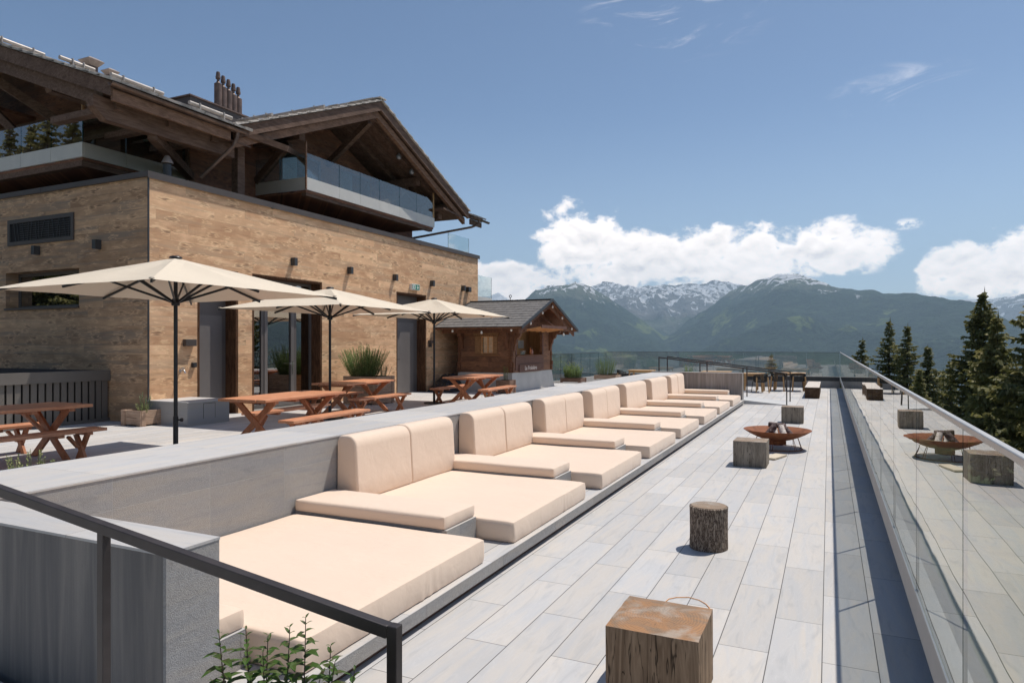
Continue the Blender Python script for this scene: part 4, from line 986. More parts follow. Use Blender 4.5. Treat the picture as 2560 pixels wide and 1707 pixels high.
t = thing('wall_lantern', 'small dark bracket box on the wall right of the metal door', 'wall box', (BX, 19.2, 1.98)); obj('hood', MB().box(BX+.001, BX+.13, 19.1, 19.33, 1.97, 2.06), 'metal_trim', t); obj('body', MB().box(BX+.001, BX+.06, 19.12, 19.25, 1.84, 1.969), 'lamp_black', t)
# stone box against the wall
t = thing('stone_box', 'low grey tiled stone box against the wall left of the first door recess', 'stone box', (-11.4, 9.45, ZT))
obj('body', MB().box(BX+.002, -10.86, 8.95, 9.93, ZT+.003, .812), 'wall_tile_end', t)
obj('lid', MB().box(BX+.002, -10.85, 8.94, 9.94, .812, .832), 'cap_tile_cross', t)
obj('hatch', MB().box(-10.86, -10.856, 9.32, 9.58, .50, .775), 'wall_tile_end', t)
mb = MB().box(-10.86, -10.858, 9.31, 9.319, .49, .785).box(-10.86, -10.858, 9.581, 9.59, .49, .785).box(-10.86, -10.858, 9.319, 9.581, .776, .785)
obj('hatch_joint', mb, 'mortar_dark', t)
# slatted enclosure
t = thing('slatted_enclosure', 'grey metal enclosure with vertical slats and a broad top rail, beside the shaded wall', 'enclosure', (-13.1, 6.5, ZT))
obj('top_rail', MB().box(-13.16, -13.06, 1.5, 8.965, 1.195, 1.40), 'fence_metal', t)
obj('bottom_rail', MB().box(-13.15, -13.08, 1.5, 8.964, ZT+.003, ZT+.065), 'fence_metal', t)
for k_ in range(int((8.9-1.5)/.1345)):
    y1 = 8.93-k_*.1345; w_ = .098 if k_ else .12
    obj('slat', MB().box(-13.13, -13.10, y1-w_, y1, ZT+.066, 1.194), 'fence_metal', t)
obj('lid_frame', MB().box(-17, -13.17, 1.5, 8.96, 1.34, 1.39), 'interior_dark', t)
obj('back_panel', MB().box(-13.3, -13.28, 1.5, 8.96, ZT+.01, 1.33), 'interior_dark', t)

# ================================================================ CHALET above and behind the annex
t = thing('chalet', 'dark timber chalet with wide overhanging roofs above the annex', 'building', (-20, 16, 0)); CH = t
GW = -14.4        # gable wing wall plane
rl = lambda x: 6.86+(-12.2-x)*.372    # left roof top surface
EZ, AP, YL, YA, YR = 6.90, 9.22, 11.40, 16.86, 22.32
rg = lambda y: EZ+(AP-EZ)*(1-abs(y-YA)/(YA-YL)) # gable roof top surface
mb = MB().prism([(11.95, 4.9), (21.9, 4.9), (21.9, rg(21.9)-.34), (YA, AP-.34), (11.95, rg(11.95)-.34)], 'x', GW-8, GW)
obj('wall', mb, 'chalet_boards', t)
mb = MB().prism([(-15.3, 4.9), (-33, 4.9), (-33, 9.0), (-24, rl(-24)-.36), (-15.3, rl(-15.3)-.36)], 'y', 10.75, 11.94)
obj('wall', mb, 'chalet_boards', t)
obj('wall', MB().box(-33, -22.5, 11.95, 28, 4.9, 8.9), 'chalet_boards', t)
# left roof slab (ridge parallel to the terrace) and gable roof
def roof_slab(mb, pts, th, up=None):
    a = [Vector(p) for p in pts]; n_ = (a[1]-a[0]).cross(a[2]-a[0]).normalized()
    if n_.z < 0: n_ = -n_
    mb.hexa([p-n_*th for p in a]+a); return mb
mb = MB(); roof_slab(mb, [(-12.2, 8.4, rl(-12.2)), (-12.2, 13.0, rl(-12.2)), (-24, 28, rl(-24)), (-24, 8.4, rl(-24))], .14)
roof_slab(mb, [(-36, 8.4, rl(-12.2)), (-36, 28, rl(-12.2)), (-24, 28, rl(-24)), (-24, 8.4, rl(-24))], .14)
rf = obj('roof', mb, 'dark_beam', t)
# stone shingles: courses of separate slabs laid over the deck
mb = MB(); rj = random.Random(11)
def shingles(mb, A, B, U, nc, width, lift=.02):
    """A,B eave ends, U vector up the slope; slabs overlap like scales"""
    A, B, U = Vector(A), Vector(B), Vector(U); E = B-A; L_ = E.length; e = E.normalized(); u = U.normalized(); nrm = e.cross(u)
    if nrm.z < 0: nrm = -nrm
    step = U.length/nc
    for k_ in range(nc):
        s = 0 if k_ % 2 else -width/2
        while s < L_:
            w_ = width*rj.uniform(.8, 1.15); s0, s1 = max(s, 0)+.004, min(s+w_, L_)-.004; s += w_
            if s1-s0 < .05: continue
            o0 = rj.uniform(-.03, .02); p = A+u*(k_*step+o0); l_ = step*1.5; h0 = .045+rj.uniform(0, .02)
            q = [p+e*s0+nrm*.012, p+e*s1+nrm*.012, p+e*s1+u*l_+nrm*.004, p+e*s0+u*l_+nrm*.004]
            mb.hexa(q+[q[0]+nrm*h0, q[1]+nrm*h0, q[2]+nrm*.012, q[3]+nrm*.012])
shingles(mb, (-12.12, 8.33, rl(-12.12)), (-12.12, 11.75, rl(-12.12)), Vector((-11.8, 0, .372*11.8)), 34, .42)
obj('shingles', mb, 'shingle_stone', rf)
# gable roof: two slopes, front edge at x=-12.2
XF, XB = -12.2, -23.5
mb = MB(); roof_slab(mb, [(XF, YL, EZ), (XB, YL+.0, EZ), (XB, YA, AP), (XF, YA, AP)], .14); roof_slab(mb, [(XF, YR, EZ), (XB, YR, EZ), (XB, YA+.001, AP), (XF, YA+.001, AP)], .14)
rf2 = obj('roof', mb, 'dark_beam', t)
mb = MB(); sl = Vector((0, YA-YL, AP-EZ)); sr = Vector((0, YA-YR, AP-EZ))
shingles(mb, (XF+.07, YL-.06, EZ-.02), (XF-9.4, YL-.06, EZ-.02), sl*1.012, 17, .45); shingles(mb, (XF+.07, YR+.06, EZ-.02), (XF-9.4, YR+.06, EZ-.02), sr*1.012, 17, .45)
mb.bar((XF+.09, YA, AP+.075), (XF-9, YA, AP+.075), .30, .035)
obj('shingles', mb, 'shingle_stone', rf2)
# verge boards of the gable (two steps) and rafters under the overhang
def verge(mb, y0, z0, y1, z1, h, x0, x1, drop=0):
    mb.prism([(y0, z0-drop), (y1, z1-drop), (y1, z1-drop-h), (y0, z0-drop-h)], 'x', x0, x1)
for (ya, s) in ((YL, 1), (YR, -1)):
    mb = MB(); verge(mb, ya, EZ-.005, YA, AP-.005, .27, XF-.06, XF+.012); obj('verge_board', mb, 'dark_beam', rf2)
    mb = MB(); verge(mb, ya+s*.05, EZ-.03+.02, YA, AP-.01, .20, XF-.24, XF-.12, .27); obj('rafter', mb, 'dark_beam_light', rf2)
    for k_, xx in enumerate((-12.85, -13.35, -13.85)):
        mb = MB(); verge(mb, ya+s*.4, EZ+.17-.0, YA, AP-.0, .17, xx-.06, xx+.06, .16); obj('rafter', mb, 'dark_beam', rf2)
for yy, zz, x0_ in ((YA, AP-.42, -12.4), (14.1, 7.50, -12.75), (19.75, 7.50, -12.75), (21.3, 6.86, -12.45)):
    obj('purlin', MB().box(GW-.2, x0_, yy-.11, yy+.11, zz-.13, zz+.13), 'dark_beam', t)
for a, b in (((GW, YA+.2, 7.62), (-12.55, YA-.1, AP-.58)), ((GW+.02, 14.1, 6.42), (-13.2, 14.1, 7.36)), ((GW+.02, 19.75, 6.6), (-13.2, 19.75, 7.36))):
    obj('brace', MB().bar(a, b, .15, .19), 'dark_beam', t)
obj('tie_beam', MB().box(GW, -12.7, 21.0, 21.25, 6.45, 6.72), 'dark_beam', t)
obj('soffit', MB().prism([(20.7, 6.70), (22.2, 6.60), (22.2, 6.66), (20.7, 6.76)], 'x', GW-3, -12.3), 'dark_beam', t)
# valley post, posts and boards below the left eave
obj('post', MB().box(-13.1, -12.9, 12.05, 12.27, 5.2, 6.72), 'dark_beam', t)
obj('post', MB().box(-14.62, -14.42, 11.90, 12.12, 5.0, 7.3), 'dark_beam', t)
obj('fascia', MB().box(-12.26, -12.20, 8.42, 11.2, rl(-12.2)-.36, rl(-12.2)-.145), 'dark_beam_light', t)
# left verge (faces the camera side): upper and lower boards following the slope
mb = MB().prism([(-12.22, rl(-12.22)-.02), (-24, rl(-24)-.02), (-24, rl(-24)-.29), (-12.22, rl(-12.22)-.29)], 'y', 8.385, 8.45); obj('verge_board', mb, 'dark_beam', rf)
mb = MB().prism([(-12.6, rl(-12.6)-.29), (-24, rl(-24)-.29), (-24, rl(-24)-.56), (-12.75, rl(-12.75)-.56)], 'y', 8.50, 8.66); obj('rafter', mb, 'dark_beam', rf)
for yy in (9.25, 9.95, 10.6):
    mb = MB().prism([(-12.4, rl(-12.4)-.15), (-23, rl(-23)-.15), (-23, rl(-23)-.33), (-12.4, rl(-12.4)-.33)], 'y', yy-.06, yy+.06); obj('rafter', mb, 'dark_beam', rf)
obj('roof_boards', MB().prism([(-12.3, rl(-12.3)-.34), (-15.2, rl(-15.2)-.34), (-15.2, rl(-15.2)-.37), (-12.3, rl(-12.3)-.37)], 'y', 10.0, 11.9), 'dark_beam', t)
# long carved purlin under the left eave with its braces
pb = MB().prism([(8.25, 6.62), (11.6, 6.62), (11.6, 6.24), (8.52, 6.20), (8.26, 6.40)], 'x', -12.72, -12.52); obj('purlin', pb, 'dark_beam', t)
obj('purlin', MB().prism([(8.6, 7.40), (11.9, 7.40), (11.9, 7.12), (8.7, 7.12)], 'x', -14.7, -14.5), 'dark_beam', t)
obj('brace', MB().bar((-14.45, 12.0, 6.12), (-12.62, 9.55, 6.22), .17, .20), 'dark_beam', t)
obj('brace', MB().bar((-12.62, 9.3, 6.30), (-14.4, 9.3, 7.1), .13, .16), 'dark_beam', t)
for yy in (8.75, 9.9, 11.0): obj('lookout', MB().box(-14.5, -12.45, yy-.09, yy+.09, 6.45, 6.58), 'dark_beam', t)
# upper left corner: brace and beam in front of the upper gallery
obj('brace', MB().bar((-17.7, 9.9, 6.9), (-19.6, 9.0, 9.0), .16, .18), 'dark_beam', t)
obj('brace', MB().bar((-16.9, 10.2, 7.35), (-18.1, 8.75, 8.55), .15, .20), 'dark_beam', t)
obj('beam', MB().box(-26, -15.0, 10.3, 10.5, 7.15, 7.45), 'dark_beam', t)
# balconies: pale fascia band, glass, soffit
def balcony(front, x0, x1, y0, y1, zb, hf, hg, label, njf, njs, side_at):
    """front plane x=x1; runs y0..y1; returns at y=side_at back to x0"""
    b = thing('balcony', None, None, ((x0+x1)/2, (y0+y1)/2, zb)) if False else None
b = obj('balcony', MB().box(GW, -12.64, 14.12, 20.56, 5.98, 6.045), 'chalet_boards', t)
obj('floor_beam', MB().box(-12.80, -12.66, 14.14, 20.52, 5.90, 5.979), 'dark_beam', b)
JF = [14.08]+[14.08+1.09*k_ for k_ in range(1, 6)]+[20.6]
JF = [14.10, 15.45, 16.40, 17.36, 18.44, 19.44, 20.58]
for a, c_ in zip(JF[:-1], JF[1:]):
    obj('fascia_panel', MB().box(-12.64, -12.60, a+.004, c_-.004, 6.05, 6.375), 'fascia_metal', b)
    pane(a+.008, c_-.008, -12.62, 6.378, 7.02, 'y', 'balcony_glass', b)
obj('fascia_panel', MB().box(-13.5, -12.641, 14.08, 14.12, 6.05, 6.375), 'fascia_metal', b); obj('fascia_panel', MB().box(GW, -13.51, 14.08, 14.12, 6.05, 6.375), 'fascia_metal', b)
pane(-13.52, -12.63, 14.10, 6.378, 7.02, 'x', 'balcony_glass', b); pane(GW, -13.54, 14.10, 6.378, 7.02, 'x', 'balcony_glass', b)
obj('corner_post', MB().box(-12.63, -12.59, 14.07, 14.11, 6.05, 7.32), 'dark_beam_light', b); obj('corner_post', MB().box(-12.63, -12.59, 20.50, 20.54, 6.38, 7.26), 'teak', b)
b = obj('balcony', MB().box(-28, -14.54, 9.36, 10.74, 5.88, 5.935), 'chalet_boards', t)
obj('floor_beam', MB().box(-28, -14.66, 9.36, 9.50, 5.76, 5.879).box(-14.66, -14.58, 9.36, 11.9, 5.76, 5.879), 'dark_beam', b)
obj('floor', MB().box(-15.3, -14.54, 10.75, 11.9, 5.88, 5.935), 'chalet_boards', b)
xs = [-14.50-1.1*k_ for k_ in range(13)]
for a, c_ in zip(xs[:-1], xs[1:]):
    obj('fascia_panel', MB().box(c_+.004, a-.004, 9.32, 9.36, 5.94, 6.255), 'fascia_metal', b); pane(c_+.008, a-.008, 9.34, 6.257, 6.88, 'x', 'balcony_glass_side', b)
for a, c_ in ((9.32, 10.33), (10.33, 11.9)):
    obj('fascia_panel', MB().box(-14.54, -14.50, a+.041*(a < 9.4)+.002, c_-.004, 5.94, 6.255), 'fascia_metal', b); pane(a+.01, c_-.01, -14.52, 6.257, 6.88, 'y', 'balcony_glass', b)
obj('corner_post', MB().box(-14.55, -14.51, 9.33, 9.37, 6.88, 7.14), 'teak', b)
obj('panel', MB().box(-28, -14.6, 10.68, 10.745, 6.9, 7.12), 'dark_beam_light', b)
b = obj('balcony', MB().box(-28, -18.6, 9.6, 10.74, 7.72, 7.80), 'chalet_boards', t)
for k_ in range(5):
    xa = -18.6-1.0*k_; obj('fascia_panel', MB().box(xa-.99, xa, 9.56, 9.6, 7.70, 8.05), 'metal_trim', b); pane(xa-.99, xa, 9.58, 8.053, 8.75, 'x', 'balcony_glass_side', b)
# openings seen behind the balconies
for y0, y1 in ((15.0, 16.7), (17.6, 19.2)):
    wn = obj('window', MB().box(GW, GW+.04, y0, y1, 6.05, 6.12).box(GW, GW+.04, y0, y1, 7.55, 7.62).box(GW, GW+.04, y0, y0+.07, 6.12, 7.55).box(GW, GW+.04, y1-.07, y1, 6.12, 7.55), 'door_metal', t)
    obj('pane', MB().box(GW+.001, GW+.012, y0+.07, y1-.07, 6.12, 7.55), 'balcony_glass', wn); obj('curtain', MB().box(GW+.0002, GW+.0009, y0+.07, y0+.7, 6.12, 7.55), 'curb_panel', wn)
for x0, x1 in ((-18.2, -16.2), (-21, -19)):
    wn = obj('window', MB().box(x0, x1, 10.70, 10.745, 6.05, 6.12).box(x0, x0+.07, 10.70, 10.745, 6.12, 7.15).box(x1-.07, x1, 10.70, 10.745, 6.12, 7.15), 'door_metal', t); obj('pane', MB().box(x0+.07, x1-.07, 10.735, 10.742, 6.12, 7.15), 'balcony_glass', wn)
# far gallery seen past the corner of the annex
b = obj('balcony', MB().box(-14.4, -12.7, 22.7, 25.2, 3.55, 3.62), 'chalet_boards', t)
obj('fascia_panel', MB().box(-12.70, -12.66, 22.9, 25.2, 3.55, 3.85), 'fascia_metal', b); pane(22.9, 25.2, -12.68, 3.853, 4.7, 'y', 'balcony_glass', b)
b = obj('balcony', MB().box(-14.4, -12.9, 20.7, 23.6, 5.30, 5.36), 'chalet_boards', t)
obj('fascia_panel', MB().box(-12.90, -12.86, 22.0, 23.6, 5.36, 5.55), 'fascia_metal', b); pane(22.0, 23.6, -12.88, 5.553, 6.1, 'y', 'balcony_glass', b)
# the main eave carries on beyond the gable
mb = MB(); roof_slab(mb, [(-12.2, 22.34, rl(-12.2)-.06), (-12.2, 23.5, rl(-12.2)-.06), (-16, 23.5, rl(-16)-.06), (-16, 22.34, rl(-16)-.06)], .14)
rf3 = obj('roof', mb, 'dark_beam', t); mb = MB(); shingles(mb, (-12.12, 22.4, rl(-12.12)-.07), (-12.12, 23.56, rl(-12.12)-.07), Vector((-3.6, 0, .372*3.6)), 10, .42); obj('shingles', mb, 'shingle_stone', rf3)
obj('fascia', MB().box(-12.26, -12.20, 22.5, 23.4, 6.45, 6.64), 'dark_beam', t)
# gutters and downpipes
def gutter(p0, p1, r=.065):
    p0, p1 = Vector(p0), Vector(p1); d = (p1-p0).normalized(); sd = d.cross(Vector((0, 0, 1))).normalized(); mb = MB(); n_ = 9; ks = []
    for p in (p0, p1):
        for rr in (r, r-.006):
            for j in range(n_):
                a = math.pi*j/(n_-1); mb.v.append(tuple(p+sd*math.cos(a)*rr-Vector((0, 0, 1))*math.sin(a)*rr))
    for j in range(n_-1): mb.f += [(j, j+1, 2*n_+j+1, 2*n_+j), (n_+j, 3*n_+j, 3*n_+j+1, n_+j+1), (j, n_+j, n_+j+1, j+1), (2*n_+j, 2*n_+j+1, 3*n_+j+1, 3*n_+j)]
    mb.f += [(0, 2*n_, 3*n_, n_), (n_-1, 2*n_-1, 4*n_-1, 3*n_-1)]
    mb.mi = [0]*len(mb.f); return mb
obj('gutter', gutter((-12.11, 8.30, rl(-12.2)-.07), (-12.11, 11.55, rl(-12.2)-.10)), 'gutter_copper', t, smooth=50)
obj('gutter', gutter((-12.08, 22.42, 6.72), (-12.08, 23.75, 6.70)), 'gutter_copper', t, smooth=50)
obj('downpipe', MB().tube([(-12.12, 11.32, 6.72), (-12.14, 11.32, 6.60), (-12.2, 11.28, 6.40), (-12.8, 10.90, 5.66)], .042, 10), 'gutter_copper', t, smooth=50)
obj('downpipe', MB().tube([(-12.08, 22.95, 6.66), (-12.10, 22.93, 6.50), (-12.3, 22.75, 6.38), (-14.2, 20.9, 5.75)], .042, 10), 'gutter_copper', t, smooth=50)
for x_, y_ in ((-12.75, 18.6), (-12.75, 19.35)):
    obj('spotlight', MB().lathe([(.0001, -.09), (.06, -.08), (.085, -.03), (.085, .03), (.05, .07), (.03, .12)], c=(x_, y_, rg(y_)-.42), n=16), 'lens_glass', t, smooth=60)

# things standing on the roofs
SL = Vector((0, 0, 1))
def snow_pipe(x, y0, y1, label):
    z = rl(x)+.16; t = thing('snow_guard', label, 'snow guard', (x, (y0+y1)/2, z), 0, 'pale snow guard pipes on the left roof')
    obj('pipe', MB().tube([(x, y0, z), (x, y1, z)], .042, 12), 'pipe_zinc', t, smooth=50)
    n_ = max(2, int((y1-y0)/.8))
    for k_ in range(n_):
        y = y0+.25+(y1-y0-.5)*k_/(n_-1); obj('bracket', MB().tube([(x+.01, y+.055*0, z-.14), (x, y, z-.05)], .012, 6).lathe([(.052, -.012), (.056, 0), (.052, .012)], c=(x, y, z), n=12) if False else MB().box(x-.055, x+.055, y-.012, y+.012, z-.15, z+.055), 'pipe_zinc', t)
snow_pipe(-16.3, 8.45, 9.6, 'pale snow guard pipe running out at the left edge')
snow_pipe(-14.3, 8.72, 9.45, 'pale snow guard pipe in front of the two square roof vents')
snow_pipe(-13.25, 9.1, 10.3, 'pale snow guard pipe in the middle of the left roof, right of the vents')
snow_pipe(-12.5, 10.35, 11.5, 'pale snow guard pipe nearest the roof valley, above the gutter')
for (xa_, xb_, yy, l_) in ((-14.1, -15.4, 14.4, 'short zinc snow guard pipe on the gable roof beside the valley'), (-14.0, -16.5, 16.45, 'long zinc snow guard pipe close to the ridge of the gable roof')):
    zz = rg(yy)+.17; t = thing('snow_guard', l_, 'snow guard', (xa_, yy, zz))
    obj('pipe', MB().tube([(xa_, yy, zz), (xb_, yy, zz)], .045, 12), 'pipe_zinc', t, smooth=50)
    for q in (.15, .5, .85): xx = xa_+(xb_-xa_)*q; obj('bracket', MB().box(xx-.012, xx+.012, yy-.058, yy+.058, zz-.16, zz+.058), 'pipe_zinc', t)
def roof_cap(x, y, s, label):
    z = rl(x)+.10; t = thing('roof_vent', label, 'roof vent', (x, y, z), 0, 'square metal vents on the left roof')
    obj('neck', MB().box(x-.15*s, x+.15*s, y-.15*s, y+.15*s, z-.25, z+.20*s), 'flue_metal', t)
    def ring(h, r): return [(x-r, y-r, h), (x+r, y-r, h), (x+r, y+r, h), (x-r, y+r, h)]
    a, b_, c_, d_ = ring(z+.20*s, .16*s), ring(z+.38*s, .30*s), ring(z+.40*s, .30*s), ring(z+.50*s, .14*s)
    mb = MB().hexa(a+b_).hexa(c_+d_); mb.box(x-.30*s, x+.30*s, y-.30*s, y+.30*s, z+.38*s, z+.40*s); obj('hood', mb, 'vent_metal', t)
roof_cap(-14.55, 9.55, .60, 'larger square metal vent on the left roof, nearer the camera'); roof_cap(-14.75, 10.12, .46, 'smaller square metal vent behind the larger one on the left roof')
t = thing('chimney', 'long grey clad chimney block rising behind the roof valley', 'chimney', (-16, 14.2, 8.3))
obj('cladding', MB().prism([(12.95, 7.6), (15.2, 7.6), (15.2, 8.62), (12.95, 8.62)], 'x', -17.3, -15.6), 'metal_trim', t); obj('cap', MB().box(-17.34, -15.56, 12.91, 15.24, 8.62, 8.66), 'flue_metal', t)
for k_, (yy, zz) in enumerate(((14.05, 9.55), (14.23, 9.50), (14.42, 9.46), (14.60, 9.40), (14.78, 9.36))):
    t = thing('flue_pipe', ['leftmost and tallest', 'second from the left', 'middle', 'fourth from the left', 'rightmost and shortest'][k_]+' of the five slender brown flue pipes on the chimney', 'flue pipe', (-15.8, yy, 8.66), 0, 'five brown flue pipes on the chimney')
    hh = zz-8.66; obj('pipe', MB().lathe([(.105, 0), (.105, hh-.20), (.06, hh-.18), (.045, hh-.14)], n=16), 'flue_metal', t, local=True, smooth=50); obj('cap', MB().lathe([(.035, hh-.13), (.035, hh-.04), (.066, hh-.06), (.07, hh-.01), (.055, hh+.06), (.058, hh+.08), (.045, hh+.14), (.0001, hh+.15)], n=14), 'flue_metal', t, local=True, smooth=40)
t = thing('vent_pipe', 'small brown vent pipe with a conical cap standing on the annex roof', 'vent pipe', (-12.9, 10.13, BT))
obj('pipe', MB().lathe([(.085, -.05), (.085, .62)], c=(-12.9, 10.13, BT), n=20), 'lamp_black', t, smooth=50); obj('cap', MB().lathe([(.115, .64), (.118, .66), (.05, .80), (.03, .81)], c=(-12.9, 10.13, BT), n=20), 'vent_metal', t, smooth=50)
# ================================================================ WOODEN HUT
HX0, HX1, HY0, HY1, HZ = -11.35, -9.35, 20.06, 23.55, 1.0
t = thing('wooden_hut', 'small dark timber snack hut on a white plinth with an open serving hatch', 'hut', (-10.35, 21.8, ZT)); HT = t
mb = MB().hexa([(HX0-.06, HY0-.07, ZT+.003), (HX1+.07, HY0-.07, ZT+.003), (HX1+.07, HY1+.12, ZT+.003), (HX0-.06, HY1+.12, ZT+.003), (HX0, HY0, HZ), (HX1, HY0, HZ), (HX1, HY1, HZ), (HX0, HY1, HZ)])
obj('plinth', mb, 'concrete', t)
OY0, OY1, OZ0, OZ1 = 20.42, 22.62, 1.575, 2.40; rh = lambda y: 2.47+(3.45-2.47)*(1-abs(y-21.97)/2.57)
WXa, WXb, WZa, WZb = -10.70, -9.87, 1.62, 2.20
mb = MB()
wt = .09; zt_ = 2.46
mb.box(HX0, WXa, HY0, HY0+wt, HZ, zt_).box(WXb, HX1-.001, HY0, HY0+wt, HZ, zt_).box(WXa, WXb, HY0, HY0+wt, HZ, WZa).box(WXa, WXb, HY0, HY0+wt, WZb, zt_)
mb.box(HX0, HX0+wt, HY0+wt, HY1-wt, HZ, zt_).box(HX0, HX1-.001, HY1-wt, HY1, HZ, zt_)
mb.box(HX1-wt, HX1, HY0+wt, OY0, HZ, zt_).box(HX1-wt, HX1, OY1, HY1-wt, HZ, zt_).box(HX1-wt, HX1, OY0, OY1, HZ, OZ0).box(HX1-wt, HX1, OY0, OY1, OZ1, zt_)
obj('wall', mb, 'hut_boards', t)
obj('gable_wall', MB().prism([(HY0, 2.462), (HY1+.3, 2.462), (HY1+.3, rh(HY1+.3)-.09), (21.97, 3.34), (HY0, rh(HY0)-.09)], 'x', HX1-.10, HX1-.02), 'hut_boards', t)
obj('gable_wall', MB().prism([(HY0, 2.462), (HY1, 2.462), (HY1, rh(HY1)-.09), (21.97, 3.34), (HY0, rh(HY0)-.09)], 'x', HX0+.02, HX0+.10), 'hut_boards', t)
# projecting log corners with stepped ends
def corner(x, y, sx, sy, nm='corner_logs'):
    mb = MB(); k_ = 0; z = HZ+.005
    while z < 2.43:
        e = .02+.015*(k_ % 2)+(.0 if z < 2.15 else (z-2.15)*.55)
        if z < 1.25: e += .03
        mb.box(min(x, x+sx*e), max(x, x+sx*e), y-.11*(sy > 0)-.0, y+.11*(sy < 0), z, z+.165).box(x-.11*(sx > 0), x+.11*(sx < 0), min(y, y+sy*e)-.0005, max(y, y+sy*e)+.0005, z+.004, z+.161)
        z += .172; k_ += 1
    return obj(nm, mb, 'hut_frame', t, bev=.008, segs=1)
corner(HX1, HY0, 1, -1); corner(HX0, HY0, -1, -1); corner(HX1, HY1, 1, 1)
def bracket_y(x, w=.13):  # curved bracket carrying the eave, in the y-z plane
    pts = [(HY0+.001, 1.78), (HY0-.05, 1.80), (HY0-.075, 1.95), (HY0-.12, 2.06), (HY0-.13, 2.16), (HY0-.22, 2.22), (HY0-.25, 2.32), (HY0-.40, 2.36), (HY0-.42, 2.45), (HY0+.001, 2.45)]
    obj('eave_bracket', MB().prism(pts, 'x', x-w/2, x+w/2), 'hut_frame', t)
bracket_y(-9.52); bracket_y(-11.2)
def bracket_x(y, w=.13):
    pts = [(HX1-.001, 1.70), (HX1+.05, 1.72), (HX1+.075, 1.90), (HX1+.13, 2.00), (HX1+.14, 2.10), (HX1+.24, 2.18), (HX1+.28, 2.30), (HX1+.42, 2.36), (HX1+.44, 2.45), (HX1-.001, 2.45)]
    obj('gable_bracket', MB().prism(pts, 'y', y-w/2, y+w/2), 'hut_frame', t)
bracket_x(20.2); bracket_x(23.35)
obj('plate_beam', MB().box(-11.75, -8.85, HY0-.38, HY0-.26, 2.30, 2.42), 'hut_frame', t); obj('plate_beam', MB().box(-11.75, -8.85, 24.0, 24.12, 2.30, 2.42), 'hut_frame', t)
obj('ridge_beam', MB().box(-11.75, -8.84, 21.90, 22.04, 3.16, 3.33), 'hut_frame', t)
# roof: deck, slates, verge metal
EY0, EY1, EZ_, RY, RZ = 19.40, 24.54, 2.47, 21.97, 3.45
mb = MB(); roof_slab(mb, [(-11.86, EY0, EZ_), (-8.70, EY0, EZ_), (-8.70, RY, RZ), (-11.86, RY, RZ)], .06); roof_slab(mb, [(-11.86, EY1, EZ_), (-8.70, EY1, EZ_), (-8.70, RY+.0005, RZ), (-11.86, RY+.0005, RZ)], .06)
rf = obj('roof', mb, 'hut_frame', t)
mb = MB(); rj = random.Random(5)
for (y0, s) in ((EY0-.02, 1), (EY1+.02, -1)):
    n_ = 11; dy, dz = (RY-EY0+.02)/n_*s, (RZ-EZ_+.008)/n_
    u = Vector((0, dy, dz)); nrm = Vector((0, -dz*s, abs(dy))).normalized()
    for k_ in range(n_):
        x = -11.88-(.19 if k_ % 2 else 0); a = Vector((0, y0, EZ_-.008))+u*k_
        while x < -8.70:
            xa, xb = max(x, -11.88)+.005, min(x+.38, -8.69)-.005; x += .38
            if xb-xa < .04: continue
            l_ = rj.uniform(.0, .004); p0, p1 = a+nrm*(.020+l_), a+u*1.25+nrm*.006
            q = [Vector((xa, p0.y, p0.z)), Vector((xb, p0.y, p0.z)), Vector((xb, p1.y, p1.z)), Vector((xa, p1.y, p1.z))]
            mb.hexa(q+[v+nrm*.022 for v in q])
obj('slates', mb, 'roof_slate', rf)
mb = MB()
for (y0, s) in ((EY0, 1), (EY1, -1)):
    for x in (-8.69, -11.90): mb.prism([(y0-s*.05, EZ_+.035), (RY, RZ+.075), (RY, RZ-.02), (y0-s*.05, EZ_-.06)], 'x', x, x+.03)
mb.bar((-11.88, RY, RZ+.052), (-8.69, RY, RZ+.052), .16, .02)
obj('verge_flashing', mb, 'roof_verge_metal', rf)
for (y0, s) in ((EY0+.04, 1), (EY1-.04, -1)):
    obj('barge_board', MB().prism([(y0, EZ_-.065), (RY-s*.001, RZ-.07), (RY-s*.001, RZ-.24), (y0, EZ_-.22)], 'x', -8.86, -8.80), 'hut_frame', rf)
o = thing('lifting_eye', 'iron lifting ring standing on the ridge of the hut roof', 'lifting ring', (-10.3, 21.97, 3.50))
obj('ring', MB().tube([(-10.3, 21.97, 3.50), (-10.3, 21.97, 3.60)], .012, 8).tube([(-10.3+.045*math.sin(a), 21.97, 3.645-.045*math.cos(a)) for a in [2*math.pi*q/16 for q in range(17)]], .012, 8), 'rail_steel', o, smooth=60)
# window with shutters in the side wall
w_ = obj('window', MB().box(WXa, WXb, HY0+.02, HY0+.06, WZa, WZa+.03).box(WXa, WXb, HY0+.02, HY0+.06, WZb-.03, WZb).box(-10.262, -10.218, HY0+.021, HY0+.055, WZa+.03, WZb-.03), 'hut_orange', t)
obj('shutter', MB().box(WXa-.0, -10.458, HY0-.02, HY0-.002, WZa, WZb), 'hut_light', w_); obj('shutter', MB().box(-10.022, WXb+.0, HY0-.02, HY0-.002, WZa, WZb), 'hut_light', w_)
fr = MB().box(-10.457, -10.43, HY0-.006, HY0+.019, WZa, WZb).box(-10.05, -10.023, HY0-.006, HY0+.019, WZa, WZb)
for zz in (1.79, 1.93, 2.02): fr.box(-10.43, -10.262, HY0+.03, HY0+.04, zz, zz+.012).box(-10.218, -10.05, HY0+.03, HY0+.04, zz, zz+.012)
obj('frame', fr, 'hut_orange', w_)
obj('curtain', MB().box(-10.43, -10.05, HY0+.07, HY0+.075, WZa+.03, WZb-.03), 'curtain', w_); obj('pane', MB().box(-10.43, -10.05, HY0+.045, HY0+.05, WZa+.03, WZb-.03), 'window_glass', w_) if False else None
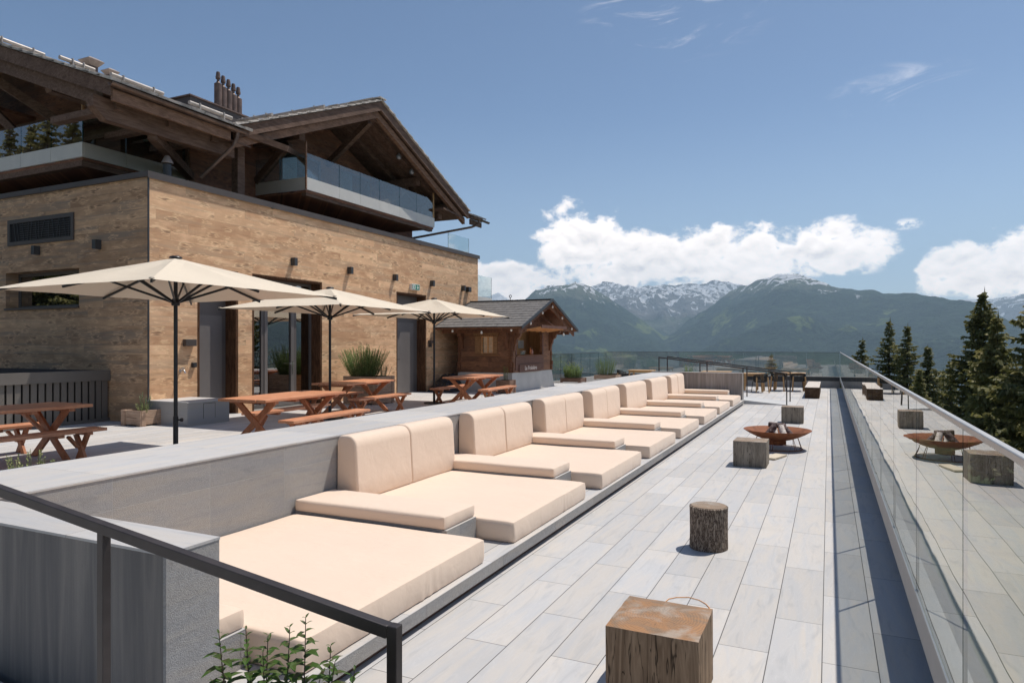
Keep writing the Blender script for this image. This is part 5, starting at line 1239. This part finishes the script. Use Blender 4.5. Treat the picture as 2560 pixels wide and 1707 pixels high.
hd = MB().box(-10.75, -9.82, HY0-.035, HY0-.001, 2.235, 2.31)
for k_ in range(12): hd.box(-10.74+k_*.077, -10.70+k_*.077, HY0-.033, HY0-.002, 2.20, 2.234)
obj('head_board', hd, 'hut_light', w_); obj('sill', MB().box(-10.78, -9.80, HY0-.06, HY0-.001, 1.575, 1.605), 'hut_light', w_)
# serving hatch: interior, counter, raised flap
obj('inner_lining', MB().box(HX1-.80, HX1-.78, HY0+.1, HY1-.1, HZ, 2.9).box(HX1-.78, HX1-.1, HY1-.3, HY1-.28, HZ, 2.9).box(HX1-.78, HX1-.1, HY0+.092, HY0+.1, HZ, 2.15), 'hut_inner', t)
obj('counter', MB().box(HX1-.40, HX1+.05, OY0-.04, OY1+.04, OZ0-.045, OZ0), 'hut_frame', t)
obj('hatch_frame', MB().box(HX1+.001, HX1+.02, OY0-.10, OY0, OZ0, 2.42).box(HX1+.001, HX1+.02, OY1, OY1+.10, OZ0, 2.42), 'hut_sign_wood', t)
obj('apron_board', MB().box(HX1+.001, HX1+.022, OY0-.1, OY1+.1, 1.06, OZ0-.046), 'hut_sign_wood', t)
fl = obj('hatch_flap', MB().hexa([(-9.30, 20.80, 2.40), (-8.62, 20.80, 2.50), (-8.62, 23.12, 2.50), (-9.30, 23.12, 2.40), (-9.30, 20.80, 2.43), (-8.62, 20.80, 2.53), (-8.62, 23.12, 2.53), (-9.30, 23.12, 2.43)]), 'hut_orange', t)
mb = MB()
for k_ in range(5): yy = 20.95+k_*.5; mb.bar((-9.28, yy, 2.385), (-8.66, yy, 2.478), .07, .035)
obj('batten', mb, 'hut_orange', fl); obj('edge_board', MB().box(-8.62, -8.59, 20.78, 23.14, 2.475, 2.575), 'hut_sign_wood', fl)
obj('stay', MB().tube([(-8.64, 22.0, 2.56), (-9.30, 21.75, 3.06)], .014, 8), 'hut_sign_wood', fl)
# sign with the hut's name
t = thing('name_sign', 'brown wooden board reading La Fraisière below the serving hatch', 'sign', (-9.32, 21.46, 1.13))
obj('board', MB().box(-9.326, -9.29, 20.55, 22.38, 1.0, 1.26), 'hut_sign_wood', t, bev=.004, segs=1)
cu = bpy.data.curves.new('lettering', 'FONT'); cu.body = 'La Fraisière'; cu.size = .185; cu.extrude = .004; cu.align_x = 'CENTER'; cu.align_y = 'CENTER'; cu.offset = .0012
to = bpy.data.objects.new('tmp_text', cu); COL.objects.link(to); bpy.context.view_layer.update()
me = bpy.data.meshes.new_from_object(to.evaluated_get(bpy.context.evaluated_depsgraph_get())); COL.objects.unlink(to); bpy.data.objects.remove(to)
wd = max(v.co.x for v in me.vertices)-min(v.co.x for v in me.vertices); me.transform(Matrix.Diagonal((1.02/wd, .17/.185*1.15, 1, 1)))
me.transform(Matrix(((0, 0, 1, 0), (1, 0, 0, 0), (0, 1, 0, 0), (0, 0, 0, 1)))); me.materials.clear(); me.materials.append(MATS['sign_paint'])
lo = bpy.data.objects.new('lettering', me); COL.objects.link(lo); lo.parent = t; lo.location = (.034, .02, 0)
# menu and things on the counter
o = thing('menu_board', 'pale menu sheet hanging inside the serving hatch', 'menu', (-10.12, 22.48, 1.95)); obj('sheet', MB().box(-10.125, -10.115, 22.25, 22.72, 1.80, 2.08), 'paper', o)
mb = MB()
for k_ in range(6): mb.box(-10.1148, -10.114, 22.32, 22.65-.05*(k_ % 3), 2.04-k_*.035, 2.046-k_*.035)
obj('print', mb, 'mortar_dark', o)
for i_, yy in enumerate((21.17, 21.28, 21.39)):
    o = thing('drinking_glass', ['left', 'middle', 'right'][i_]+' one of the three clear glasses on the hut counter', 'glass', (-9.5, yy, OZ0), 0, 'glasses on the hut counter')
    obj('cup', MB().lathe([(.033, .003), (.042, .125), (.040, .125), (.031, .012), (.0001, .01)], c=(-9.5, yy, OZ0), n=16), 'aluminium' if False else 'balcony_glass', o, smooth=60); obj('rim', MB().lathe([(.0405, .118), (.0425, .118), (.0425, .127), (.0405, .127)], c=(-9.5, yy, OZ0), n=16), 'white_plastic', o)
for i_, (yy, m, l, hh) in enumerate(((21.92, 'bottle_orange', 'orange bottle on the hut counter', .25), (22.08, 'bottle_pink', 'pink bottle at the right of the hut counter', .20))):
    o = thing('bottle', l, 'bottle', (-9.5, yy, OZ0)); obj('body', MB().lathe([(.034, .002), (.036, .02), (.036, hh*.6), (.015, hh*.78), (.014, hh)], c=(-9.5, yy, OZ0), n=16), m, o, smooth=50); obj('cap', MB().lathe([(.016, hh), (.016, hh+.03)], c=(-9.5, yy, OZ0), n=12), 'black_plastic', o)
for i_, (x_, yy, m, l) in enumerate(((-9.5, 21.66, 'fruit_green', 'green fruit on the hut counter, leftmost'), (-9.47, 21.74, 'fruit_yellow', 'yellow fruit on the hut counter beside the orange bottle'), (-9.53, 21.80, 'fruit_green', 'green fruit tucked beside the orange bottle'), (-9.5, 20.60, 'planter_wood', 'small brown loaf at the left end of the hut counter'), (-9.5, 20.76, 'planter_wood', 'second small brown loaf on the hut counter'))):
    o = obj('fruit' if i_ < 3 else 'bread', MB().lathe([(.0001, .001), (.025, .006), (.038, .03), (.036, .05), (.02, .07), (.0001, .074)], n=14), m, loc=(x_, yy, OZ0), smooth=60); o.data.transform(Matrix.Translation((0, 0, 0))); tag(o, l, 'fruit' if i_ < 3 else 'bread')
    me = o.data
    for v in me.vertices: v.co -= Vector((0, 0, 0))
# string of bulbs
t = thing('string_lights', 'string of pale bulbs hanging under the eave and gable of the hut', 'string lights', (-9.2, 20.5, 2.5))
bp = [(-11.25, 19.50, 2.38), (-10.17, 19.50, 2.32), (-9.11, 19.50, 2.39), (-8.76, 20.24, 2.62), (-8.76, 21.25, 3.0), (-8.76, 22.16, 3.25), (-8.76, 23.12, 2.89), (-8.76, 24.12, 2.53), (-8.57, 22.75, 2.29)]
pts = []
for a, b in zip(bp[:-1], bp[1:]):
    a, b = Vector(a), Vector(b)
    for q in range(6): f = q/6; pts.append(a.lerp(b, f)+Vector((0, 0, .095-.05*math.sin(math.pi*f))))
obj('cable', MB().tube(pts+[Vector(bp[-1])+Vector((0, 0, .095))], .006, 5), 'rope_black', t)
for p in bp:
    bl = obj('bulb', MB().lathe([(.0001, -.055), (.022, -.048), (.036, -.022), (.034, .005), (.018, .035), (.015, .045)], c=p, n=14), 'glass_bulb', t, smooth=60)
    obj('socket', MB().lathe([(.017, .045), (.018, .095)], c=p, n=10), 'rope_black', bl)
# covered heap between hut and annex
mb = MB(); N = 40
for i in range(N+1):
    for j in range(N+1):
        x = -11.92+.95*i/N; y = 18.95+1.0*j/N; u, v = i/N*2-1, j/N*2-1; e = max(0, 1-abs(u)**4)*max(0, 1-abs(v)**4)
        z = ZT+.005+e*(.46+.16*v+.16*mnoise.noise(Vector((x*3.2, y*3.2, 0)))+.08*abs(mnoise.noise(Vector((x*9, y*9, 3))))); mb.v.append((x, y, z))
for i in range(N):
    for j in range(N): a = i*(N+1)+j; mb.f.append((a, a+N+1, a+N+2, a+1)); mb.mi.append(0)
o = obj('covered_heap', mb, 'tarpaulin', loc=(-11.5, 19.4, ZT), smooth=80, fix=False); tag(o, 'heap under a crumpled black tarpaulin between the annex wall and the hut', 'tarpaulin heap')

# ================================================================ PLANTERS AND PLANTS
def planter(x0, x1, y0, y1, z0, h, label, mat='planter_wood', rows=2):
    t = thing('planter', label, 'planter', ((x0+x1)/2, (y0+y1)/2, z0)); p = .035; mb = MB(); rh_ = (h-.03)/rows
    for k_ in range(rows):
        a, b = z0+.03+rh_*k_, z0+.03+rh_*(k_+1)-.006
        mb.box(x0+.012, x1-.012, y0+.012, y0+.012+.03, a, b).box(x0+.012, x1-.012, y1-.042, y1-.012, a, b).box(x0+.012, x0+.042, y0+.0425, y1-.0425, a, b).box(x1-.042, x1-.012, y0+.0425, y1-.0425, a, b)
    obj('boards', mb, mat, t, bev=.003, segs=1)
    for x in (x0, x1-.11):
        for y, s in ((y0-.004, 1), (y1-.018, 1)): obj('batten', MB().box(x, x+.11, y, y+.022, z0+.004, z0+h), mat, t, bev=.002, segs=1)
    for y in (y0+.02, y1-.11):
        for x in (x0-.006, x1-.016): obj('batten', MB().box(x, x+.022, y, y+.09, z0+.004, z0+h-.002), mat, t, bev=.002, segs=1)
    obj('soil', MB().box(x0+.05, x1-.05, y0+.05, y1-.05, z0+.05, z0+h-.05), 'soil', t); return t
def leaf(mb, p, d, up, L_, W_, curl=.2, seg=2, fold=.25):
    """pointed leaf from p along d"""
    d = d.normalized(); s = d.cross(up)
    if s.length < 1e-4: s = d.orthogonal()
    s.normalize(); n_ = s.cross(d).normalized(); L0 = []; C0 = []; R0 = []; prof_ = {1: (0, 0), 2: (0, 1, 0), 3: (0, .9, .75, 0)}[seg]
    for i in range(seg+1):
        f = i/seg; c_ = p+d*L_*f-n_*curl*L_*f*f; ww = W_/2*prof_[i]
        L0.append(c_-s*ww+n_*ww*fold); R0.append(c_+s*ww+n_*ww*fold); C0.append(c_)
    for i in range(seg):
        if i == 0: mb.quad(C0[0], R0[1], C0[1]); mb.quad(C0[0], C0[1], L0[1])
        elif i == seg-1: mb.quad(C0[i], R0[i], C0[i+1]); mb.quad(C0[i], C0[i+1], L0[i])
        else: mb.quad(C0[i], R0[i], R0[i+1], C0[i+1]); mb.quad(C0[i], C0[i+1], L0[i+1], L0[i])
def shoots(loc, label, name, cat, n, h, r0, spread, lL, lW, step, mat, seed, stem='stem_green', lean=(0, 0), hvar=.3, ang=.6, extra=None, sway=.12, sr=.004, bare=.12):
    """shrub made of many leafy shoots rising from a base"""
    t = thing(name, label, cat, loc); rj = random.Random(seed); lv = MB(); st = MB()
    for k_ in range(n):
        a = rj.uniform(0, 2*math.pi); q = math.sqrt(rj.random()); bx, by = math.cos(a)*r0[0]*q, math.sin(a)*r0[1]*q
        H_ = h*(1-hvar*rj.random())*(1-.25*q*q); dx, dy = math.cos(a)*spread*q+lean[0]+rj.uniform(-sway, sway), math.sin(a)*spread*q+lean[1]+rj.uniform(-sway, sway)
        P0 = Vector((bx, by, 0)); P1 = Vector((bx+dx*.45*H_, by+dy*.45*H_, H_*.55)); P2 = Vector((bx+dx*H_*.8, by+dy*H_*.8, H_))
        cur = [P0*(1-f)**2+P1*2*f*(1-f)+P2*f*f for f in [i/6 for i in range(7)]]
        st.tube(cur, [sr*(1-.7*i/6) for i in range(7)], 4, False)
        m_ = int(H_*(1-bare)/step)
        for i in range(m_):
            f = bare+(1-bare)*i/m_; p = P0*(1-f)**2+P1*2*f*(1-f)+P2*f*f; tg = (P1-P0)*(1-f)+(P2-P1)*f; tg.normalize()
            b = rj.uniform(0, 2*math.pi); o_ = Vector((math.cos(b), math.sin(b), 0)); o_ = (o_-tg*o_.dot(tg)).normalized()
            s = rj.uniform(.6, 1.15)*(1 if f < .8 else 1.25-f*.4)
            leaf(lv, p, o_*math.sin(ang)+tg*math.cos(ang), tg, lL*s, lW*s, rj.uniform(-.1, .4), 2 if lL < .05 else 3)
    obj('stems', st, stem, t, local=True, fix=False); obj('leaves', lv, mat, t, local=True, fix=False)
    if extra:
        fl = MB()
        for k_ in range(extra[0]):
            a, q = rj.uniform(0, 2*math.pi), math.sqrt(rj.random()); p = Vector((math.cos(a)*(r0[0]+spread*h*.7)*q, math.sin(a)*(r0[1]+spread*h*.7)*q, h*rj.uniform(.75, 1.02)))
            for j in range(5): b = rj.uniform(0, 6.28); leaf(fl, p, Vector((math.cos(b), math.sin(b), .6)), Vector((0, 0, 1)), extra[1], extra[1]*.7, .1, 2)
        obj('flowers', fl, extra[2], t, local=True, fix=False)
    return t
planter(-12.13, -11.58, 8.53, 9.03-.03, ZT, .30, 'small square wooden planter left of the stone box, at the corner of the annex')
shoots((-11.86, 8.80, ZT+.24), 'small sparse young plant growing in the little planter by the annex corner', 'herb_plant', 'plant', 12, .42, (.10, .10), .35, .035, .02, .02, 'olive_leaf', 3, hvar=.5)
shoots((-11.70, 8.66, ZT+.25), 'low spreading herb at the right of the little planter', 'herb_plant', 'plant', 22, .20, (.14, .10), .8, .03, .018, .018, 'pale_leaf', 4)
planter(-11.45, -10.41, 14.18, 14.99, ZT, .72, 'big wooden planter holding the tall rosemary, against the annex wall', rows=5)
shoots((-11.05, 14.52, ZT+.66), 'tall rosemary bush in the big planter against the annex wall', 'rosemary_bush', 'bush', 250, .93, (.34, .27), .66, .046, .014, .0085, 'rosemary_leaf', 5, hvar=.5, ang=.75, sway=.13)
shoots((-10.58, 14.72, ZT+.66), 'small grey green herb at the right edge of the big planter', 'herb_plant', 'plant', 30, .42, (.12, .14), .35, .028, .012, .012, 'olive_leaf', 6)
planter(-9.55, -9.08, 19.30, 19.78, ZT, .42, 'small dark wooden planter at the foot of the hut corner', 'planter_brown', 3)
shoots((-9.34, 19.54, ZT+.38), 'thin climbing plant in the small planter at the hut corner', 'climbing_plant', 'plant', 9, .62, (.07, .07), .12, .05, .035, .035, 'bush_leaf', 7, hvar=.3, ang=1.1)
planter(-10.0, -9.12, 26.15, 26.9, ZT, .19, 'flat wooden planter with the leafy yellow flowering herbs beside the hut', 'planter_brown', 1)
shoots((-9.58, 26.5, ZT+.16), 'leafy herb bush with yellow flower heads in the nearer planter beside the hut', 'herb_bush', 'bush', 150, .70, (.34, .28), .35, .06, .035, .028, 'bush_leaf', 8, hvar=.5, ang=1.0, extra=(22, .03, 'yellow_flower'))
planter(-9.55, -8.55, 29.2, 30.1, ZT, .20, 'wooden planter with the feathery green bush, farther one beside the hut', 'planter_wood', 1)
shoots((-9.15, 29.6, ZT+.16), 'feathery rosemary bush in the farther planter beside the hut', 'rosemary_bush', 'bush', 130, .95, (.34, .30), .42, .032, .007, .011, 'rosemary_leaf', 9, hvar=.4, ang=.5)
shoots((-5.80, 3.30, ZT+.02), 'pale green shrub poking up behind the low stone wall at the left', 'shrub', 'bush', 80, .70, (.10, .10), .30, .030, .016, .014, 'pale_leaf', 10, hvar=.35, ang=.9)
shoots((-5.90, 11.6, ZT+.02), 'small grey green sprig just above the low stone wall in front of the hut table', 'herb_plant', 'plant', 14, .66, (.05, .05), .35, .03, .012, .012, 'olive_leaf', 11)
shoots((-6.1, 33.0, 0), 'small bright green plant behind the far picnic seats, near the left far table', 'herb_plant', 'plant', 30, 1.15, (.12, .12), .25, .05, .03, .04, 'bush_leaf', 12)
# mint in the foreground
planter(-1.85, -1.12, 1.28, 1.62, 0, .72, 'wooden planter of the foreground mint, below the frame', rows=4)
t = thing('mint_plant', 'dark stemmed mint plant with pointed green leaves at the bottom of the photo', 'plant', (-1.45, 1.48, .68)); lv, st = MB(), MB(); rj = random.Random(21)
stems = [(-1.683, 1.50, 1.012), (-1.562, 1.49, 1.05), (-1.515, 1.53, 1.025), (-1.421, 1.52, 1.07), (-1.455, 1.45, 1.02), (-1.335, 1.49, 1.122), (-1.36, 1.44, .975), (-1.255, 1.50, 1.054), (-1.215, 1.47, 1.03), (-1.165, 1.49, 1.008), (-1.60, 1.44, .94), (-1.50, 1.45, .93), (-1.28, 1.44, .93), (-1.40, 1.46, .90), (-1.66, 1.46, .89), (-1.31, 1.53, .96)]
o_ = Vector((-1.45, 1.48, .68))
for k_, (x, y, z) in enumerate(stems):
    P2 = Vector((x, y, z))-o_; P0 = Vector((P2.x*.72+rj.uniform(-.03, .03), P2.y*.5, -.02)); P1 = (P0+P2)/2+Vector((rj.uniform(-.02, .02), rj.uniform(-.01, .01), 0)); L_ = (P2-P0).length
    cur = [P0*(1-f)**2+P1*2*f*(1-f)+P2*f*f for f in [i/10 for i in range(11)]]; st.tube(cur, [.0028*(1-.6*i/10) for i in range(11)], 6, False)
    nn = int(L_/.022); ph = rj.uniform(0, 3)
    for i in range(nn+1):
        f = .12+.88*i/nn; p = P0*(1-f)**2+P1*2*f*(1-f)+P2*f*f; big = min(1, (1-f)*3.2+.28)*(.75+.25*min(1, f*2)); ph += math.pi/2+rj.uniform(-.25, .25)
        for s in (0, math.pi):
            b = ph+s; d = Vector((math.cos(b), math.sin(b), .30+.9*(f > .93)))
            leaf(lv, p, d, Vector((0, 0, 1)), .060*big*rj.uniform(.8, 1.15), .029*big, .38*rj.uniform(.6, 1.3), 3, .35)
            if rj.random() < .35 and f < .8: leaf(lv, p, Vector((math.cos(b+.7), math.sin(b+.7), .7)), Vector((0, 0, 1)), .016, .008, .1, 3, .3)
obj('stems', st, 'stem_dark', t, local=True, fix=False, smooth=60); obj('leaves', lv, 'mint_leaf', t, local=True, fix=False)
shoots((-1.30, 1.38, .66), 'low reddish bush of small leaves below the mint stems', 'herb_plant', 'plant', 40, .26, (.12, .05), .35, .022, .012, .012, 'mint_leaf', 31, stem='stem_dark', ang=1.0)

# ================================================================ FAR TABLES AND ROPE CHAIRS
def teak_table(x, y, z, w, l, label):
    t = thing('dining_table', label, 'table', (x, y, z), 0, 'pale teak tables on the far deck'); mb = MB(); n_ = 7
    for k_ in range(n_): a = -l/2+l/n_*k_; mb.box(-w/2, w/2, a+.003, a+l/n_-.003, .72, .75)
    obj('table_top', mb, 'teak', t, local=True, bev=.004, segs=1)
    obj('apron', MB().box(-w/2+.08, w/2-.08, -l/2+.06, -l/2+.085, .64, .719).box(-w/2+.08, w/2-.08, l/2-.085, l/2-.06, .64, .719), 'teak', t, local=True)
    for sx in (-1, 1):
        for sy in (-1, 1): obj('leg', MB().bar((sx*(w/2-.04), sy*(l/2-.05), .004), (sx*(w/2-.09), sy*(l/2-.09), .718), .06, .06), 'teak', t, local=True)
    return t
teak_table(-2.83, 29.75, 0, .85, .85, 'pale teak table right behind the far end pier, nearest of the far tables')
teak_table(-1.50, 31.0, 0, 1.25, .95, 'pale teak table at the right end of the far row, seen through the two handrails')
teak_table(-4.55, 31.4, 0, 1.25, .95, 'pale teak table whose top just shows above the far end pier')
teak_table(-7.95, 31.5, 0, 1.15, .95, 'pale teak table at the left of the far row, beyond the stone wall')
def rope_chair():
    t = thing('rope_chair', 'x', 'chair', (0, 0, 0), 0, 'black rope chairs with teak legs'); 
    for sx in (-1, 1):
        obj('leg', MB().bar((sx*.27, .24, .004), (sx*.23, .20, .62), .04, .045), 'teak', t, local=True)
        obj('leg', MB().bar((sx*.25, -.24, .004), (sx*.21, -.20, .44), .02, .02), 'rope_black', t, local=True)
    obj('seat', MB().lathe([(.0001, .40), (.20, .405), (.25, .425), (.24, .44), (.0001, .43)], n=20), 'rope_black', t, local=True, smooth=50)
    mb = MB(); m_ = 22; top, bot = [], []
    for k_ in range(m_):
        a = math.pi*(-.12+1.24*k_/(m_-1)); x, y = .285*math.cos(a), .27*math.sin(a); zt_ = .64+.12*max(0, math.sin(a))**.7
        top.append((x, y, zt_)); bot.append((x*.84, y*.84, .43))
        mb.tube([(x*.84, y*.84, .43), (x*.97, y*.97, .55), (x, y, zt_)], .017, 4, False)
        if k_ % 1 == 0: mb.tube([(x*.84, y*.84, .43), (x*.985, y*.985, (.43+zt_)/2+.06)], .006, 4, False)
    obj('rope_back', mb, 'rope_black', t, local=True); obj('back_rim', MB().tube(top, .014, 8), 'rope_black', t, local=True, smooth=50); obj('seat_rim', MB().tube(bot, .012, 8), 'rope_black', t, local=True, smooth=50)
    return t
ch = rope_chair(); ch['label'] = 'black rope chair in front of the nearest far table, next to the handrail post'
ch.location = (-2.52, 29.15, 0); ch.rotation_euler = (0, 0, R(-150))
dup(ch, (-1.90, 30.35, 0), R(172), 'black rope chair at the left of the right-hand far table, between the handrails')
dup(ch, (-1.15, 30.45, 0), R(-165), 'black rope chair at the right of the right-hand far table')
dup(ch, (-8.75, 31.1, 0), R(95), 'black rope chair at the left end of the leftmost far table')
dup(ch, (-3.0, 30.55, 0), R(5), 'black rope chair behind the table next to the end pier')

# ================================================================ TREES
def conifer_mesh(H, Rb, seed, lowest=.12, dens=1.0, droop=.35, gap=0, taper=2.0):
    """returns trunk and crown builders; branches in whorls with drooping needle sprays"""
    rj = random.Random(seed); tr = MB(); cr = MB(); npr = np.random.RandomState(seed)
    bend = [Vector((.02*H*mnoise.noise(Vector((seed, f*2, 0))), .02*H*mnoise.noise(Vector((seed+9, f*2, 0))), 0)) for f in [i/10 for i in range(11)]]
    tr.tube([Vector((0, 0, H*.985*i/10))+bend[i] for i in range(11)], [max(.005, H*.0135*(1-i/10)**.8) for i in range(11)], 8)
    z = H*lowest; V, Fn = [], 0
    while z < H*.99:
        f = z/H; env = Rb*(1-math.exp(-(H-z)/(Rb*taper)))*(.84+.20*math.sin(z*2.3+seed)+.16*rj.uniform(-1, 1)); env = max(env, .15)
        nb = max(5, int((6+3*rj.random())*dens)); a0 = rj.uniform(0, 6.28)
        bx = bend[min(10, int(f*10))]
        for k_ in range(nb):
            if rj.random() < gap: continue
            a = a0+2*math.pi*k_/nb+rj.uniform(-.25, .25); L_ = env*rj.uniform(.55, 1.12); zz = z+rj.uniform(-.12, .12)
            dr = droop*(1-f)+.02; cx, cy = math.cos(a), math.sin(a)
            if L_ > .8: tr.tube([(bx.x, bx.y, zz), (bx.x+cx*L_*.5, bx.y+cy*L_*.5, zz-dr*L_*.35), (bx.x+cx*L_*.92, bx.y+cy*L_*.92, zz-dr*L_*.5)], [.02, .013, .005], 3, False)
            ns = max(3, int(L_/.085*dens))
            for i in range(ns):
                t_ = (i+.6)/ns; px, py = bx.x+cx*L_*t_, bx.y+cy*L_*t_; pz = zz-dr*L_*(t_-.45*t_*t_*1.1)+(.10*L_*t_**3 if f > .5 else 0)
                wl = (.18+.30*L_*.5*(1-t_)**.6*min(1, t_*4+.2)); wl = min(wl, .60)
                for s in (-1, 1):
                    b = a+s*rj.uniform(.65, 1.15); l2 = wl*rj.uniform(.6, 1.15); ex, ey = math.cos(b)*l2, math.sin(b)*l2; ez = -l2*rj.uniform(-.1, 1.3)*droop*1.6
                    w2 = rj.uniform(.03, .07)+.04*l2; nx, ny = -math.sin(b)*w2, math.cos(b)*w2; tz = rj.uniform(-.09, .09)
                    V.append([(px, py, pz), (px+ex*.45+nx, py+ey*.45+ny, pz+ez*.35+tz), (px+ex, py+ey, pz+ez), (px+ex*.5-nx, py+ey*.5-ny, pz+ez*.45-tz-.03)])
                if rj.random() < .6:
                    hl = rj.uniform(.12, .34); b = rj.uniform(0, 6.28); ox, oy = math.cos(b)*.06, math.sin(b)*.06; V.append([(px-ox, py-oy, pz), (px+ox, py+oy, pz+.02), (px+ox*1.4, py+oy*1.4, pz-hl*.6), (px+ox*.3, py+oy*.3, pz-hl)])
                V.append([(px, py, pz+.03), (px+cx*.1-cy*.03, py+cy*.1+cx*.03, pz+.01), (px+cx*.19, py+cy*.19, pz-.05), (px+cx*.08+cy*.03, py+cy*.08-cx*.03, pz-.07)])
        z += .15+.15*(1-f)+rj.uniform(0, .10)
    for i in range(5):
        a = i*1.26; V.append([(0, 0, H*.97), (.04*math.cos(a), .04*math.sin(a), H*.985), (0, 0, H*1.012), (.04*math.cos(a+2), .04*math.sin(a+2), H*.98)])
    q = np.array(V).reshape(-1, 3); cr.v = q.tolist(); cr.f = [tuple(range(4*i, 4*i+4)) for i in range(len(V))]; cr.mi = [0]*len(V)
    return tr, cr
def conifer(x, y, ztop, H, Rb, seed, label, mat='spruce_needles', lowest=.12, dens=1.0, droop=.35, gap=0, tilt=0):
    t = thing('conifer', label, 'tree', (x, y, ztop-H)); tr, cr = conifer_mesh(H, Rb, seed, lowest, dens, droop, gap)
    obj('trunk', tr, 'trunk_bark', t, local=True, fix=False, smooth=60); obj('crown', cr, mat, t, local=True, fix=False)
    if tilt: t.rotation_euler = (0, tilt, seed)
    return t
conifer(1.95, 61.5, 2.55, 13, 2.62, 1, 'short dark spruce with a forked top right behind the corner of the glass', lowest=.3, dens=.8, gap=.15, tilt=.08)
conifer(4.50, 62.8, 4.1, 19, 3.38, 2, 'left one of the two tall slender spruces beyond the glass, with bare lower branches', lowest=.25, dens=.85, gap=.12)
conifer(5.48, 59.9, 3.5, 18, 3.25, 3, 'right one of the two tall slender spruces beyond the glass', lowest=.25, dens=.85, gap=.12)
conifer(6.35, 56.0, 1.9, 15, 3.25, 4, 'lower spruce just right of the pair of tall slender spruces', lowest=.2, dens=.9)
conifer(5.55, 52.5, .35, 13, 3.00, 14, 'yellowish low spruce in front of the slender pair', 'spruce_needles_light', lowest=.15)
conifer(7.48, 43.2, 4.85, 19, 5.12, 5, 'big pointed spruce, tallest one left of the right edge', lowest=.15, dens=1.1, droop=.5)
conifer(6.95, 37.2, 3.35, 17, 3.88, 6, 'light olive green spruce in front of the big pointed one', 'spruce_needles_light', lowest=.15, dens=1.1, droop=.5)
conifer(7.55, 29.6, 6.1, 20, 5.4, 7, 'largest dark spruce cut off by the right edge of the photo', lowest=.15, dens=1.2, droop=.5)
conifer(7.3, 24.0, 2.3, 15, 3.75, 8, 'dark spruce at the lower right, below the handrail level', lowest=.1, dens=1.2, droop=.5)
conifer(8.0, 58.5, .8, 13, 2.50, 9, 'small thin spruce left of the big pointed one', lowest=.1, dens=.8)
conifer(9.1, 70, -.2, 14, 2.75, 10, 'tip of a small spruce far behind the big pointed one', lowest=.1, dens=.8)
conifer(8.3, 49, -.6, 14, 3.75, 11, 'low bushy spruce between the slender pair and the big pointed spruce', lowest=.1)
conifer(-6.84, 96, .9, 16, 2.50, 12, 'small spruce seen through the far glass, beyond the far tables', lowest=.2, dens=.7)
conifer(1.3, 84, -1.6, 14, 2.50, 13, 'tip of a spruce just showing behind the far glass corner', lowest=.2, dens=.7)
conifer(5.9, 33, -.8, 12, 3.25, 15, 'low dark spruce filling the gap below the big spruces', lowest=.1)
conifer(8.9, 36, 1.5, 16, 3.75, 16, 'dark spruce behind the largest one at the right edge', lowest=.1)
# trees behind the camera: they show as reflections in the glass of the left balcony
for i_, (x, y, zt_, H_) in enumerate(((-37.2, -4.7, 14.2, 20), (-39.1, -4.5, 14.5, 20), (-41, -4.7, 13.9, 20), (-43, -4.7, 14.3, 20), (-35.2, -4.9, 13.1, 19))):
    conifer(x, y, zt_+.5, H_, 7.0, 40+i_, ['first', 'second', 'third', 'fourth', 'fifth'][i_]+' of the spruces behind the camera that mirror in the left balcony glass', 'spruce_needles_light' if i_ == 1 else 'spruce_needles', dens=.7)

# ================================================================ HAZE
n = Mat('haze'); n.N.clear()
pv = n.node('ShaderNodeVolumePrincipled'); pv.inputs['Color'].default_value = (.56, .79, 1.0, 1); pv.inputs['Density'].default_value = .00007; pv.inputs['Anisotropy'].default_value = .25
n.node('ShaderNodeOutputMaterial', {'Volume': pv.outputs[0]})
o = obj('haze', MB().box(-15600, 15600, -15600, 15600, -1100, 1750), 'haze'); o['kind'] = 'stuff'
